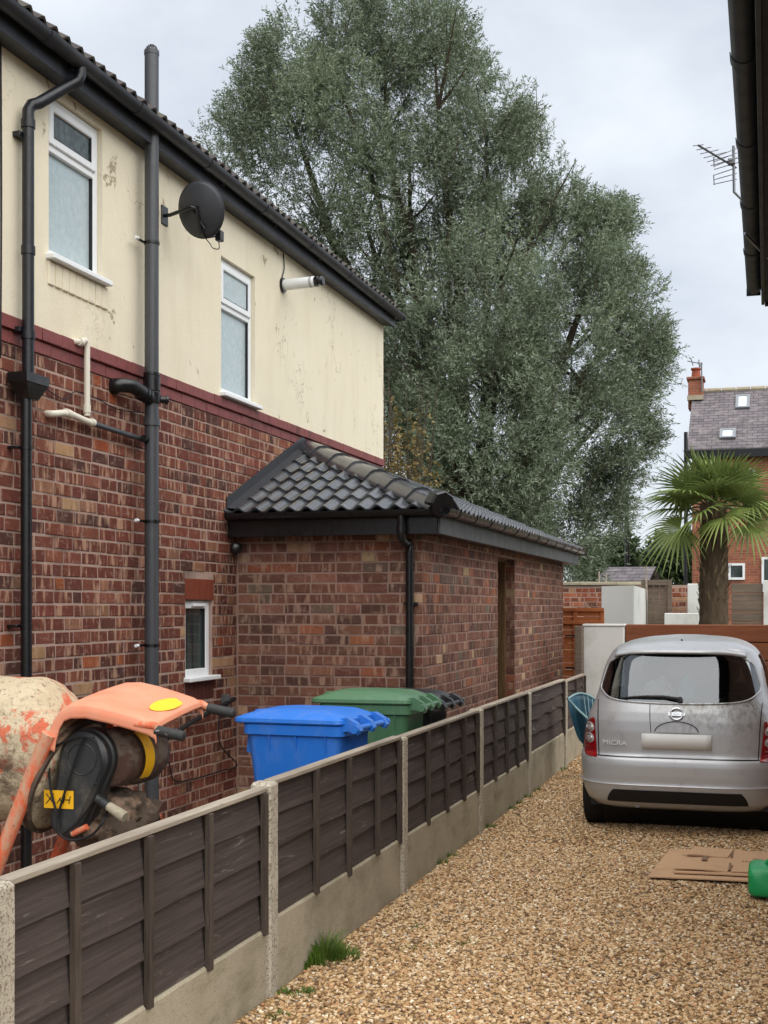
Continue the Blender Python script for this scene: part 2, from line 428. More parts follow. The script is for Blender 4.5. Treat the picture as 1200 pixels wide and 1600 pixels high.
# ---- loose gravel: too many stones to count, one object grown with geometry nodes
def gravel_nodes():
    ng = bpy.data.node_groups.new('gravel_scatter', 'GeometryNodeTree')
    ng.interface.new_socket('Geometry', in_out='INPUT', socket_type='NodeSocketGeometry')
    ng.interface.new_socket('Geometry', in_out='OUTPUT', socket_type='NodeSocketGeometry')
    n, l = ng.nodes, ng.links
    gi, go = n.new('NodeGroupInput'), n.new('NodeGroupOutput')
    di = n.new('GeometryNodeDistributePointsOnFaces'); di.distribute_method = 'RANDOM'
    di.inputs['Density'].default_value = 3600; di.inputs['Seed'].default_value = 4
    da = n.new('GeometryNodeInputNamedAttribute'); da.data_type = 'FLOAT'; da.inputs['Name'].default_value = 'dens'
    l.new(gi.outputs[0], di.inputs['Mesh'])
    l.new(da.outputs['Attribute'], di.inputs['Density'])
    ico = n.new('GeometryNodeMeshIcoSphere'); ico.inputs['Radius'].default_value = 1.0; ico.inputs['Subdivisions'].default_value = 2
    # knobbly stone
    sp = n.new('GeometryNodeSetPosition'); nz = n.new('ShaderNodeTexNoise'); nz.inputs['Scale'].default_value = 0.9; nz.inputs['Detail'].default_value = 2
    vm = n.new('ShaderNodeVectorMath'); vm.operation = 'SUBTRACT'; vm.inputs[1].default_value = (0.5, 0.5, 0.5)
    vs2 = n.new('ShaderNodeVectorMath'); vs2.operation = 'SCALE'; vs2.inputs['Scale'].default_value = 1.1
    l.new(nz.outputs['Color'], vm.inputs[0]); l.new(vm.outputs[0], vs2.inputs[0])
    l.new(ico.outputs['Mesh'], sp.inputs['Geometry']); l.new(vs2.outputs[0], sp.inputs['Offset'])
    sm = n.new('GeometryNodeSetMaterial'); sm.inputs['Material'].default_value = M_STONE
    l.new(sp.outputs[0], sm.inputs['Geometry'])
    io = n.new('GeometryNodeInstanceOnPoints')
    l.new(di.outputs['Points'], io.inputs['Points']); l.new(sm.outputs[0], io.inputs['Instance'])
    rr = n.new('FunctionNodeRandomValue'); rr.data_type = 'FLOAT_VECTOR'
    rr.inputs[0].default_value = (-0.5, -0.5, 0); rr.inputs[1].default_value = (0.5, 0.5, 6.28); rr.inputs['Seed'].default_value = 2
    rs = n.new('FunctionNodeRandomValue'); rs.data_type = 'FLOAT_VECTOR'
    rs.inputs[0].default_value = (0.006, 0.005, 0.0032); rs.inputs[1].default_value = (0.0148, 0.0112, 0.008); rs.inputs['Seed'].default_value = 9
    l.new(rr.outputs[0], io.inputs['Rotation']); l.new(rs.outputs[0], io.inputs['Scale'])
    st = n.new('GeometryNodeStoreNamedAttribute'); st.data_type = 'FLOAT'; st.domain = 'INSTANCE'; st.inputs['Name'].default_value = 'tone'
    rv = n.new('FunctionNodeRandomValue'); rv.data_type = 'FLOAT'; rv.inputs['Seed'].default_value = 17
    l.new(io.outputs[0], st.inputs['Geometry'])
    vsock = [s for s in st.inputs if s.name == 'Value' and s.enabled][0]
    rout = [s for s in rv.outputs if s.enabled][0]
    l.new(rout, vsock)
    l.new(st.outputs[0], go.inputs[0])
    return ng
t = NT('gravel_stone'); p = t.pos()
a = t.n.new('ShaderNodeAttribute'); a.attribute_type = 'INSTANCER'; a.attribute_name = 'tone'
c = t.ramp(a.outputs['Fac'], [(0.0, C(116, 92, 66)), (0.14, C(158, 126, 88)), (0.34, C(188, 154, 110)), (0.55, C(206, 176, 134)), (0.74, C(218, 195, 160)),
                              (0.86, C(194, 148, 106)), (0.92, C(238, 226, 200)), (0.955, C(170, 156, 140)), (0.985, C(100, 88, 80))], 'CONSTANT')
c = t.mix(t.noise(p, 160, 3, 0.6), t.mix(1.0, c, (0.78, 0.74, 0.70, 1), 'MULTIPLY'), c)
M_STONE = t.set(col=c, rough=0.72, spec=0.3)
gx0, gx1, gy0, gy1 = XF + 0.045, 0.42, 1.6, 18.5
NX, NY = 24, 120
gm = MB().grid(lambda u, w: (gx0 + u * (gx1 - gx0), gy0 + w * (gy1 - gy0), bedz(gx0 + u * (gx1 - gx0), gy0 + w * (gy1 - gy0))), NX, NY)
gravel = gm.build('gravel', M_STONE, normals=False)
dens = gravel.data.attributes.new('dens', 'FLOAT', 'POINT')
dd = []
for v in gravel.data.vertices:
    k = 5200 if v.co.y < 9 else (3600 if v.co.y < 13 else 1500)
    dd.append(k * (0.85 + 0.35 * mnoise.noise(Vector((v.co.x * 2, v.co.y * 2, 8)))))
dens.data.foreach_set('value', dd)
gmod = gravel.modifiers.new('scatter', 'NODES'); gmod.node_group = gravel_nodes()
tag(gravel, 'golden pea gravel spread over the driveway', 'gravel', kind='stuff')
# ================================================================== BRICK PIECES
def unit_brick(seed):
    r = random.Random(seed); ch = 0.035
    b = MB()
    def ring(x, iu, iz):
        return [(x, su * (0.5 - iu) + r.uniform(-.012, .012), sz * (0.5 - iz) + r.uniform(-.03, .03)) for su, sz in ((-1, -1), (1, -1), (1, 1), (-1, 1))]
    vs_ = ring(-1.0, 0, 0) + ring(-0.10, 0, 0) + ring(0.0, 0.012, ch)
    fs = [(8, 9, 10, 11)]
    for k in range(2):
        for i in range(4):
            j = (i + 1) % 4
            fs.append((k * 4 + i, k * 4 + j, (k + 1) * 4 + j, (k + 1) * 4 + i))
    b.add(vs_, fs)
    return b
UNITS = [unit_brick(i) for i in range(8)]
def unit_mesh(i, mat, name):
    me = bpy.data.meshes.new(name); me.from_pydata(UNITS[i].v, [], UNITS[i].f); me.materials.append(mat); me.update()
    return me
def lay(u0, u1, z0, ch, n, L, holes, r, joint=0.015, header=0.22, cut=True):
    """brick rectangles of a running bond, cut round the holes [(ua, ub, za, zb)]"""
    out = []
    for k in range(n):
        za, zb = z0 + k * ch, z0 + (k + 1) * ch
        segs = [(u0, u1)]
        for (a, b, c, d) in holes:
            if zb > c + 0.02 and za < d - 0.02:
                ns = []
                for (p_, q_) in segs:
                    if b <= p_ or a >= q_: ns.append((p_, q_))
                    else:
                        if a > p_: ns.append((p_, a))
                        if b < q_: ns.append((b, q_))
                segs = ns
        x = u0 - (L / 2 if k % 2 else 0) - r.uniform(0, 0.03)
        while x < u1:
            w = L * (0.5 if r.random() < header else 1.0) + r.uniform(-.006, .006)
            for (p_, q_) in segs:
                a, b = max(x, p_), min(x + w, q_)
                if b - a > 0.035:
                    out.append((a + joint / 2, b - joint / 2, za + joint / 2 + r.uniform(-.0015, .0015), zb - joint / 2 + r.uniform(-.0015, .0015)))
            x += w
    return out
def pick(pal, r):
    x = r.random() * sum(w for _, w in pal); s_ = 0
    for c, w in pal:
        s_ += w
        if x <= s_: break
    k = r.uniform(0.86, 1.12)
    return (c[0] * k * 1.06 * r.uniform(.95, 1.05), c[1] * k * r.uniform(.95, 1.05), c[2] * k * .88 * r.uniform(.95, 1.05), 1)
PAL_H = [(C(108, 62, 54), 30), (C(118, 69, 59), 26), (C(98, 59, 53), 20), (C(86, 58, 55), 12), (C(128, 79, 67), 12), (C(138, 100, 82), 5), (C(150, 84, 56), 1.6), (C(172, 140, 112), 1.4)]
PAL_E = [(C(120, 84, 75), 26), (C(130, 92, 81), 26), (C(112, 80, 72), 22), (C(140, 101, 89), 14), (C(100, 75, 70), 10), (C(152, 98, 78), 5), (C(182, 156, 128), 2.4), (C(112, 98, 90), 4)]
def mass(name, rects, place, pal, mat, parent, r):
    """many bricks joined into one part: place(u, z, n) -> world point"""
    V, F, CL = [], [], []
    for (a, b, c, d) in rects:
        U = UNITS[r.randrange(8)]; n0 = len(V); pr = r.uniform(-.002, .003)
        for (x, y, z) in U.v:
            V.append(place((a + b) / 2 + y * (b - a), (c + d) / 2 + z * (d - c), pr + x * 0.03))
        F += [tuple(n0 + i for i in f) for f in U.f]
        CL += [pick(pal, r)] * 12
    mb = MB(); mb.v, mb.f = [tuple(q) for q in V], F
    o = mb.build(name, mat, parent)
    at = o.data.color_attributes.new('Col', 'FLOAT_COLOR', 'POINT')
    at.data.foreach_set('color', np.array(CL, dtype=np.float32).ravel())
    return tag(o, kind='stuff')
def pieces(rects, place, rotz, pal, meshes, parent, r, name='brick'):
    off = OFF[parent.name]
    for (a, b, c, d) in rects:
        o = bpy.data.objects.new(name, meshes[r.randrange(8)]); COL.objects.link(o)
        o.parent = parent
        o.location = Vector(place((a + b) / 2, (c + d) / 2, r.uniform(-.002, .003))) - off
        o.rotation_euler = (0, 0, rotz); o.scale = (0.03, b - a, d - c)
        o.color = pick(pal, r)
def wall_sheet(u0, u1, z0, z1, holes, place, depth):
    """flat wall with openings and their reveals"""
    us = sorted({u0, u1, *[h for a in holes for h in a[:2]]}); zs = sorted({z0, z1, *[h for a in holes for h in a[2:]]})
    mb = MB()
    for i in range(len(us) - 1):
        for j in range(len(zs) - 1):
            um, zm = (us[i] + us[i + 1]) / 2, (zs[j] + zs[j + 1]) / 2
            if not any(a < um < b and c < zm < d for a, b, c, d in holes):
                mb.add([place(us[i], zs[j], 0), place(us[i + 1], zs[j], 0), place(us[i + 1], zs[j + 1], 0), place(us[i], zs[j + 1], 0)], [(0, 1, 2, 3)])
    for a, b, c, d in holes:
        cs_ = [(a, c), (b, c), (b, d), (a, d)]
        for k in range(4):
            p_, q_ = cs_[k], cs_[(k + 1) % 4]
            mb.add([place(*p_, 0), place(*q_, 0), place(*q_, -depth), place(*p_, -depth)], [(0, 1, 2, 3)])
    return mb

# ================================================================== THE HOUSE
rh = random.Random(21)
Y_END = yX(597, XH)
Z_BAND0, Z_BAND1 = 3.262, 3.425
Z_SOF = 5.0
house = thing('semi_detached_house', 'house with dark red brick below and cream render above, nearest on the left', 'house', (XH, 8.0, 0))
# openings: (y0, y1, z0, z1)
W1 = (yX(73, XH), yX(157, XH), 3.90, 4.935)
W2 = (yX(343, XH), yX(396, XH), 3.46, 4.60)
W3 = (yX(290, XH), yX(332, XH), zX(311, 1058, XH), zX(311, 938, XH))
LINT = (W3[0] - 0.01, W3[1] + 0.02, W3[3] + 0.004, W3[3] + 0.172)
SOLD = (W3[0] - 0.01, W3[1] + 0.02, W3[2] - 0.185, W3[2] - 0.03)
pl_h = lambda u, z, n: (XH + n, u, z)
lower = wall_sheet(4.4, Y_END, -0.1, Z_BAND0, [W3], lambda u, z, n: (XH - 0.0035 + n, u, z), 0.11)
lower.add([(XH - 0.006, Y_END - .003, -0.1), (XH - 7, Y_END - .003, -0.1), (XH - 7, Y_END - .003, Z_BAND0), (XH - 0.006, Y_END - .003, Z_BAND0)], [(0, 1, 2, 3)])
lower.add([(XH - 7, Y_END, -0.1), (XH - 7, 4.4, -0.1), (XH - 7, 4.4, Z_BAND0), (XH - 7, Y_END, Z_BAND0)], [(0, 1, 2, 3)])
lower.add([(XH - 7, 4.4, -0.1), (XH, 4.4, -0.1), (XH, 4.4, Z_BAND0), (XH - 7, 4.4, Z_BAND0)], [(0, 1, 2, 3)])
o_low = lower.build('brick_wall', M_MORT, house, normals=False)
CHH = 0.0865
rects = lay(4.6, Y_END, Z_BAND0 - 38 * CHH, CHH, 38, 0.228, [W3, LINT, SOLD], rh)
# the far part is behind the extension
rects = [q for q in rects if not (q[0] > YE + 0.05 and q[2] < 2.3)]
def seen(q):
    return q[0] > 6.62 and q[1] < YE and q[2] > 0.75
near = sorted([q for q in rects if seen(q)], key=lambda q: q[0] + abs(q[2] - 1.9) * 0.35)[:262]
ns = set(near)
meshes_h = [unit_mesh(i, M_BR_OBJ, 'house_brick') for i in range(8)]
pieces(near, pl_h, 0, PAL_H, meshes_h, o_low, rh)
mass('brickwork', [q for q in rects if q not in ns], pl_h, PAL_H, M_BR_ALL, o_low, rh)

# red band: two painted courses, the upper one standing further out
band = MB().box(XH - 0.2, XH - 0.002, 4.4, Y_END - .004, Z_BAND0 + .001, Z_BAND1 - .002).build('string_course', M_REDPAINT, house)
mr = [unit_mesh(i, M_REDPAINT, 'band_brick') for i in range(8)]
for k, (za, zb, pr) in enumerate(((Z_BAND0 + .002, Z_BAND0 + 0.078, 0.010), (Z_BAND0 + 0.084, Z_BAND1, 0.030))):
    y = 6.2 + 0.11 * k
    while y < Y_END:
        w = min(0.235, Y_END - y)
        if w > 0.05:
            o = bpy.data.objects.new('brick', mr[rh.randrange(8)]); COL.objects.link(o); o.parent = band
            o.location = Vector((XH + pr + rh.uniform(-.002, .002), y + w / 2, (za + zb) / 2)) - OFF[house.name]
            o.scale = (0.05, w - 0.006, zb - za)
        y += 0.235
# cream render
XR = XH + 0.014
up = wall_sheet(4.4, Y_END + 0.005, Z_BAND1, 5.12, [W1, W2], lambda u, z, n: (XR + n, u, z), 0.10)
up.add([(XR, Y_END + .005, Z_BAND1), (XH - 7, Y_END + .005, Z_BAND1), (XH - 7, Y_END + .005, 5.12), (XR, Y_END + .005, 5.12)], [(0, 1, 2, 3)])
up.add([(XH - 7, Y_END, Z_BAND1), (XH - 7, 4.4, Z_BAND1), (XH - 7, 4.4, 5.12), (XH - 7, Y_END, 5.12)], [(0, 1, 2, 3)])
up.add([(XR, Y_END + .005, Z_BAND1), (XH - .15, Y_END + .005, Z_BAND1), (XH - .15, 4.4, Z_BAND1), (XR, 4.4, Z_BAND1)], [(0, 1, 2, 3)])
o_up = up.build('rendered_wall', M_RENDER, house, normals=False)
# gable above the render
XRI, ZRI = XH - 3.4, 7.45
MB().add([(XR - .01, Y_END, 5.11), (XH - 7, Y_END, 5.11), (XRI, Y_END, ZRI - .1)], [(0, 1, 2)]).build('gable_wall', M_RENDER, house)
# soldier bricks showing through the paint under the first window
ys = W1[0] - 0.02
for k in range(9):
    w = (W1[1] - W1[0] + 0.08) / 9
    MB().bbox(XR - .01, XR + 0.011 + rh.uniform(0, .004), ys + k * w + .004, ys + (k + 1) * w - .004, W1[2] - 0.185, W1[2] - 0.035, .006).build('brick', M_RENDER, o_up)

def window(W, X, transom, panes, name='window', fr=0.055, rec=0.035, tilt_sash=True, sill=True, sillw=0.06):
    y0, y1, z0, z1 = W; y0 += .003; y1 -= .003; z0 += .003; z1 -= .003
    xa, xb = X - rec - 0.06, X - rec
    m = MB()
    m.bbox(xa, xb, y0, y0 + fr, z0, z1, .005).bbox(xa, xb, y1 - fr, y1, z0, z1, .005)
    m.bbox(xa, xb - .001, y0 + fr, y1 - fr, z0, z0 + fr, .005).bbox(xa, xb - .001, y0 + fr, y1 - fr, z1 - fr, z1, .005)
    if transom:
        m.bbox(xa, xb - .001, y0 + fr, y1 - fr, transom - fr * .5, transom + fr * .5, .005)
    w = m.build(name, M_UPVC, house)
    if transom:
        s0, s1 = transom + fr * .5 - .012, z1 - fr + .012
        sy0, sy1 = y0 + fr - .012, y1 - fr + .012; sf = 0.05
        s_ = MB()
        s_.bbox(xb - .03, xb + .016, sy0, sy0 + sf, s0, s1, .006).bbox(xb - .03, xb + .016, sy1 - sf, sy1, s0, s1, .006)
        s_.bbox(xb - .03, xb + .015, sy0 + sf, sy1 - sf, s0, s0 + sf, .006).bbox(xb - .03, xb + .015, sy0 + sf, sy1 - sf, s1 - sf, s1, .006)
        s_.build('sash', M_UPVC, w)
        MB().box(xb - .018, xb - .004, sy0 + sf - .01, sy1 - sf + .01, s0 + sf - .01, s1 - sf + .01).build('pane', panes[1], w)
        for a in (sy0 + sf, sy1 - sf - .008):
            MB().box(xb - .01, xb + .006, a, a + .008, s0 + sf, s1 - sf).build('gasket', M_GASKET, w)
        g = MB().box(xb - .01, xb + .006, sy0 + sf + .008, sy1 - sf - .008, s0 + sf, s0 + sf + .008).build('gasket', M_GASKET, w)
        zt = transom - fr * .5
    else:
        zt = z1 - fr
    MB().box(xb - .045, xb - .03, y0 + fr - .01, y1 - fr + .01, z0 + fr - .01, zt + .01).build('pane', panes[0], w)
    for a in (y0 + fr, y1 - fr - .009):
        MB().box(xb - .04, xb - .008, a, a + .009, z0 + fr, zt).build('gasket', M_GASKET, w)
    if sill:
        s_ = MB().bbox(xb - .02, X + sillw, y0 - .035, y1 + .045, z0 - .032, z0 + .004, .006)
        s_.build('sill', M_UPVC, w)
    return w
window(W1, XR, 4.61, (M_FROST, M_FROST_D))
window(W2, XR, 4.21, (M_FROST, M_FROST))
w3 = window(W3, XH, None, (M_GLASS,), fr=0.062, rec=0.03)
MB().bbox(XH - .035, XH - .008, W3[0] + .17, W3[0] + .40, W3[3] - .05, W3[3] - .026, .004).build('trickle_vent', M_UPVC, w3)
lin_o = MB().box(XH - .05, XH - .005, LINT[0], LINT[1], LINT[2], LINT[3]).build('lintel', M_DARKSOLDIER, house)
n = 5
for k in range(n):
    w = (LINT[1] - LINT[0]) / n
    MB().bbox(XH - .06, XH + .004, LINT[0] + k * w + .001, LINT[0] + (k + 1) * w - .002, LINT[2] + .001, LINT[3] - .002, .003).build('brick', M_LINTEL, lin_o)
sol = MB().box(XH - .05, XH - .005, SOLD[0], SOLD[1], SOLD[2], SOLD[3]).build('sill_course', M_MORT, house)
for k in range(7):
    w = (SOLD[1] - SOLD[0]) / 7
    MB().bbox(XH - .06, XH + .003, SOLD[0] + k * w + .003, SOLD[0] + (k + 1) * w - .004, SOLD[2] + .003, SOLD[3] - .003, .003).build('brick', M_DARKSOLDIER, sol)
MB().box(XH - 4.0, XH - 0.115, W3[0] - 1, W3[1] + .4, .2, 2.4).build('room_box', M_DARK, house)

# ---- eaves
XG = XH + 0.19
MB().box(XR - .05, XG - 0.06, 4.4, Y_END + 0.02, Z_SOF, Z_SOF + .02).build('soffit', M_GUTTER, house)
MB().bbox(XG - 0.075, XG - 0.05, 4.4, Y_END + 0.06, Z_SOF - .012, Z_SOF + 0.135, .003).build('fascia', M_GUTTER, house)
def half_round(mb, p0, p1, r, th=0.004, n=10, out=None):
    """open half-round gutter from p0 to p1 (rim level)"""
    P0, P1 = Vector(p0), Vector(p1); t_ = (P1 - P0).normalized(); s_ = t_.cross(Vector((0, 0, 1))).normalized()
    ring = [(math.cos(a), -math.sin(a)) for a in [math.pi * k / n for k in range(n + 1)]]
    sec = [(c * r, z * r) for c, z in ring] + [(c * (r - th), z * (r - th)) for c, z in ring[::-1]]
    m = len(sec)
    vs_ = [P0 + s_ * c + Vector((0, 0, z)) for c, z in sec] + [P1 + s_ * c + Vector((0, 0, z)) for c, z in sec]
    fs = [(i, (i + 1) % m, m + (i + 1) % m, m + i) for i in range(m)] + [tuple(range(m))[::-1], tuple(range(m, 2 * m))]
    return mb.add(vs_, fs)
ZG = 5.128
g_main = half_round(MB(), (XG + .012, 4.4, ZG), (XG + .012, Y_END + 0.10, ZG), 0.058).build('gutter', M_GUTTER, house, smooth=True)
for y in np.arange(5.6, Y_END + .1, 1.15):
    half_round(MB(), (XG + .012, y, ZG + .002), (XG + .012, y + .09, ZG + .002), 0.064, 0.005).build('union', M_GUTTER, g_main, smooth=True)
    MB().bbox(XG - .05, XG - .02, y + .4, y + .43, ZG - .06, ZG + .01, .003).build('bracket', M_GUTTER, g_main)
MB().box(XG - .05, XG + .07, Y_END + .101, Y_END + .108, ZG - .06, ZG + .004).build('stop_end', M_GUTTER, g_main)

# ---- roof of the house: single-piece tiles at the eaves, the rest as one covering
pit = math.atan2(ZRI - 5.15, XG - XRI)
Uv, Vv = Vector((0, 1, 0)), Vector((-math.cos(pit), 0, math.sin(pit)))
Nv = Vector((math.sin(pit), 0, math.cos(pit)))
def tile_mesh(O, U, V, N, u0, u1, v0, v1, rolls=2, amp=0.017, lift=0.022, th=0.015, seg=8, clip=None):
    n = rolls * seg; bm = bmesh.new(); top0, top1, bot0 = [], [], []
    for i in range(n + 1):
        a = i / n; u = u0 + (u1 - u0) * a
        w_ = 0.5 - 0.5 * math.cos(2 * math.pi * rolls * a)
        h = amp * 2 * (w_ ** 1.3)
        top0.append(bm.verts.new(O + U * u + V * v0 + N * (h + lift)))
        top1.append(bm.verts.new(O + U * u + V * v1 + N * (h + 0.002)))
        bot0.append(bm.verts.new(O + U * u + V * (v0 + .001) + N * (h + lift - th)))
    for i in range(n):
        bm.faces.new((top0[i], top0[i + 1], top1[i + 1], top1[i]))
        bm.faces.new((bot0[i + 1], bot0[i], top1[i], top1[i + 1])) if False else None
        bm.faces.new((bot0[i], bot0[i + 1], top0[i + 1], top0[i]))
    for (p_, nrm) in (clip or []):
        bmesh.ops.bisect_plane(bm, geom=bm.verts[:] + bm.edges[:] + bm.faces[:], plane_co=p_, plane_no=nrm, clear_outer=True)
    return bm
slope = (ZRI - 5.15) / math.sin(pit)
roof = MB().add([(XG - .03, 4.4, 5.125), (XG - .03, Y_END + .06, 5.125), (XRI, Y_END + .06, ZRI - .02), (XRI, 4.4, ZRI - .02), (2 * XRI - XG, 4.4, 5.125), (2 * XRI - XG, Y_END + .06, 5.125)],
                [(0, 1, 2, 3), (3, 2, 5, 4)]).build('roof', M_OLDTILE, house)
O_ = Vector((XG + .01, 0, 5.14))
k = 0; y = 5.0
while y < Y_END - .1:
    m_ = MB().frombm(tile_mesh(O_, Uv, Vv, Nv, y, y + 0.29, -0.01 + rh.uniform(-.012, .008), 0.33, amp=.019, lift=.026, th=.018, seg=6))
    m_.build('tile', M_OLDTILE, roof, smooth=True, normals=False, angle=60); y += 0.292
cov = MB()
v = 0.30
while v < slope - .05:
    cov.frombm(tile_mesh(O_, Uv, Vv, Nv, 4.5, Y_END + .06, v, min(v + .33, slope), rolls=int((Y_END - 4.5) / .146), seg=4))
    v += 0.30
tag(cov.build('tile_covering', M_OLDTILE, roof, smooth=True, normals=False, angle=60), kind='stuff')

# ================================================================== THE EXTENSION
rx = random.Random(5)
Y_EF = yX(880, XE)               # its far end
ext = thing('brick_extension', 'single-storey brick extension with grey hipped tile roof joined to the house', 'extension', (XE, YE, 0))
DOOR = (yX(778, XE), yX(805, XE), 0.0, 2.22)
ZW = 2.32
OV = 0.2
CHE = 0.0865
f_w = wall_sheet(XH, XE - .002, -0.1, ZW, [], lambda u, z, n: (u, YE + 0.0035 - n, z), 0.1).build('front_wall', M_MORT2, ext, normals=False)
s_w = wall_sheet(YE + .004, Y_EF, -0.1, ZW, [(DOOR[0], DOOR[1], -0.1, DOOR[3])], lambda u, z, n: (XE - 0.0035 + n, u, z), 0.105).build('side_wall', M_MORT2, ext, normals=False)
MB().box(XH, XE - .01, Y_EF - .1, Y_EF - .003, -.1, ZW).build('end_wall', M_MORT2, ext)
pl_f = lambda u, z, n: (u, YE - n, z)
pl_s = lambda u, z, n: (XE + n, u, z)
rf = lay(XH + .012, XE + .001, ZW - 27 * CHE, CHE, 27, 0.226, [], rx, header=0.22)
rs_ = lay(YE - .0, Y_EF, ZW - 27 * CHE, CHE, 27, 0.226, [(DOOR[0], DOOR[1], -0.1, DOOR[3])], rx, header=0.22)
mesh_e = [unit_mesh(i, M_EX_OBJ, 'extension_brick') for i in range(8)]
nf = [q for q in rf if q[2] > 0.85 and q[3] < 2.3]
nsd = sorted([q for q in rs_ if q[2] > 0.75 and q[3] < 2.3], key=lambda q: q[0])[:max(0, 285 - len(nf))]
pieces(nf, pl_f, -math.pi / 2, PAL_E, mesh_e, f_w, rx)
pieces(nsd, pl_s, 0, PAL_E, mesh_e, s_w, rx)
A, B = set(nf), set(nsd)
mass('brickwork', [q for q in rf if q not in A], pl_f, PAL_E, M_EX_ALL, f_w, rx)
mass('brickwork', [q for q in rs_ if q not in B], pl_s, PAL_E, M_EX_ALL, s_w, rx)
# far jamb of the doorway: brick return, then a raw timber liner and the dark room
jb = lay(XE - .105, XE - .002, ZW - 27 * CHE, CHE, 26, 0.226, [], rx, header=0)
jb = [(XE - .105, XE - .004 - rx.uniform(0, .004), ZW - 27 * CHE + k * CHE + .005, ZW - 27 * CHE + (k + 1) * CHE - .005) for k in range(26)]
mass('door_reveal', jb, lambda u, z, n: (u, DOOR[1] - .004 - n, z), PAL_E, M_EX_ALL, s_w, rx)
MB().bbox(XE - .23, XE - .107, DOOR[1] - .035, DOOR[1] - .002, 0, DOOR[3] - .03, .004).bbox(XE - .23, XE - .107, DOOR[0], DOOR[0] + .03, 0, DOOR[3] - .03, .004).bbox(XE - .23, XE - .107, DOOR[0], DOOR[1], DOOR[3] - .03, DOOR[3], .004).build('door_liner', M_DOORTIMBER, ext)
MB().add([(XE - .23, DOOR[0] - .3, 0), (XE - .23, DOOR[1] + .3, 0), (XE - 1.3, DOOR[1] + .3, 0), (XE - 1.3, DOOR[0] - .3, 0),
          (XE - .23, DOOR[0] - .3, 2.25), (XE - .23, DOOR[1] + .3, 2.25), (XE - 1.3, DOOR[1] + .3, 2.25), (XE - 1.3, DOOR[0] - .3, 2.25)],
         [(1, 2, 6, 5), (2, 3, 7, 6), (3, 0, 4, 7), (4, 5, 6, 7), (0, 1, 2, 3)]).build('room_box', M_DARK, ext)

# roof geometry
XO, YO = XE + OV, YE - OV
ZE = 2.47
APEX = onX(476, 701, XH)
ZA = APEX.z
sx = (ZA - ZE) / (XO - XH); 
O_f = Vector((XH, YO, ZE)); A_f = Vector((XH, APEX.y, ZA)); K_f = Vector((XO, YO, ZE))
Uf, Vf = Vector((1, 0, 0)), (A_f - O_f).normalized(); Nf = Uf.cross(Vf).normalized()
Us = Vector((0, 1, 0)); Vs = Vector((XH - XO, 0, ZA - ZE)).normalized(); Ns = Us.cross(Vs).normalized()
if Ns.z < 0: Ns = -Ns
if Nf.z < 0: Nf = -Nf
hipdir = (A_f - K_f).normalized()
hp_f = Nf.cross(hipdir).normalized()
if hp_f.dot(O_f - K_f) > 0: hp_f = -hp_f           # outward of the front triangle
hp_s = Ns.cross(hipdir).normalized()
if hp_s.dot(Vector((0, 1, 0))) > 0: hp_s = -hp_s
YR = Y_EF + 0.12
e_roof = MB().add([O_f - Vector((0, 0, .03)), K_f - Vector((0, 0, .03)), A_f - Vector((0, 0, .03)), (XO, YR, ZE - .03), (XH, YR, ZA - .03)],
                  [(0, 1, 2), (1, 3, 4, 2)]).build('roof', M_LEAD, ext)
gauge = 0.288
Lf = (A_f - O_f).length; Ls = Vector((XH - XO, 0, ZA - ZE)).length
j = 0; v = -0.045
while v < Lf:
    u = -0.10 + (0.0 if j % 2 == 0 else 0.0)
    while u < (XO - XH) + .1:
        bm = tile_mesh(O_f, Uf, Vf, Nf, u, u + .30, v + rx.uniform(-.006, .006), v + .345, amp=.019, lift=.028, th=.019,
                       clip=[(K_f, hp_f), (O_f, Vector((-1, 0, 0)))])
        if bm.faces: MB().frombm(bm).build('tile', M_TILE, e_roof, smooth=True, normals=False, angle=60)
        else: bm.free()
        u += .302
    v += gauge; j += 1
v = -0.045
O_s = Vector((XO, 0, ZE))
while v < Ls:
    u = YO - .05
    while u < YR:
        bm = tile_mesh(O_s, Us, Vs, Ns, u, u + .30, v + rx.uniform(-.006, .006), v + .345, amp=.019, lift=.028, th=.019, seg=6,
                       clip=[(K_f, hp_s), (Vector((XH, 0, 0)), Vector((-1, 0, 0)))])
        if bm.faces: MB().frombm(bm).build('tile', M_TILE, e_roof, smooth=True, normals=False, angle=60)
        else: bm.free()
        u += .302
    v += gauge
# hip tiles
hl = (A_f - K_f).length; nh = 7; side_ = hipdir.cross(Vector((0, 0, 1))).normalized(); upv = side_.cross(hipdir).normalized()
def hip_piece(t0, t1, r0, r1, lift0, lift1):
    sec = [(-1.0, -.40), (-.62, .02), (-.42, .16), (0, .24), (.42, .16), (.62, .02), (1.0, -.40)]
    m = MB(); rows = []
    for tt, r_, lf, dz in ((t0, r0, lift0, 0), (t1, r1, lift1, 0), (t1, r1, lift1, -.016), (t0, r0, lift0, -.016)):
        rows.append([K_f + hipdir * tt + side_ * (c * r_) + upv * (z * r_ + lf + dz) for c, z in sec])
    q = len(sec); vs_ = [p_ for r_ in rows for p_ in r_]
    fs = []
    for a, b in ((0, 1), (1, 2), (2, 3), (3, 0)):
        for i in range(q - 1):
            fs.append((a * q + i, a * q + i + 1, b * q + i + 1, b * q + i))
    for i in (0, q - 1):
        fs.append((i, q + i, 2 * q + i, 3 * q + i))
    return m.add(vs_, fs)
for k in range(nh):
    t0 = -0.02 + k * (hl / nh)
    hip_piece(t0 - .03, t0 + hl / nh, 0.148, 0.140, 0.075, 0.058).build('hip_tile', M_TILE, e_roof, smooth=True, angle=50)
# end block of the hip
MB().lathe([(0, .02), (0, .10), (.02, .112), (.12, .112), (.14, .08)], K_f + Vector((.045, -.085, .025)), (-.7, .7, .18), 8).build('hip_end', M_BLACKPVC, e_roof)
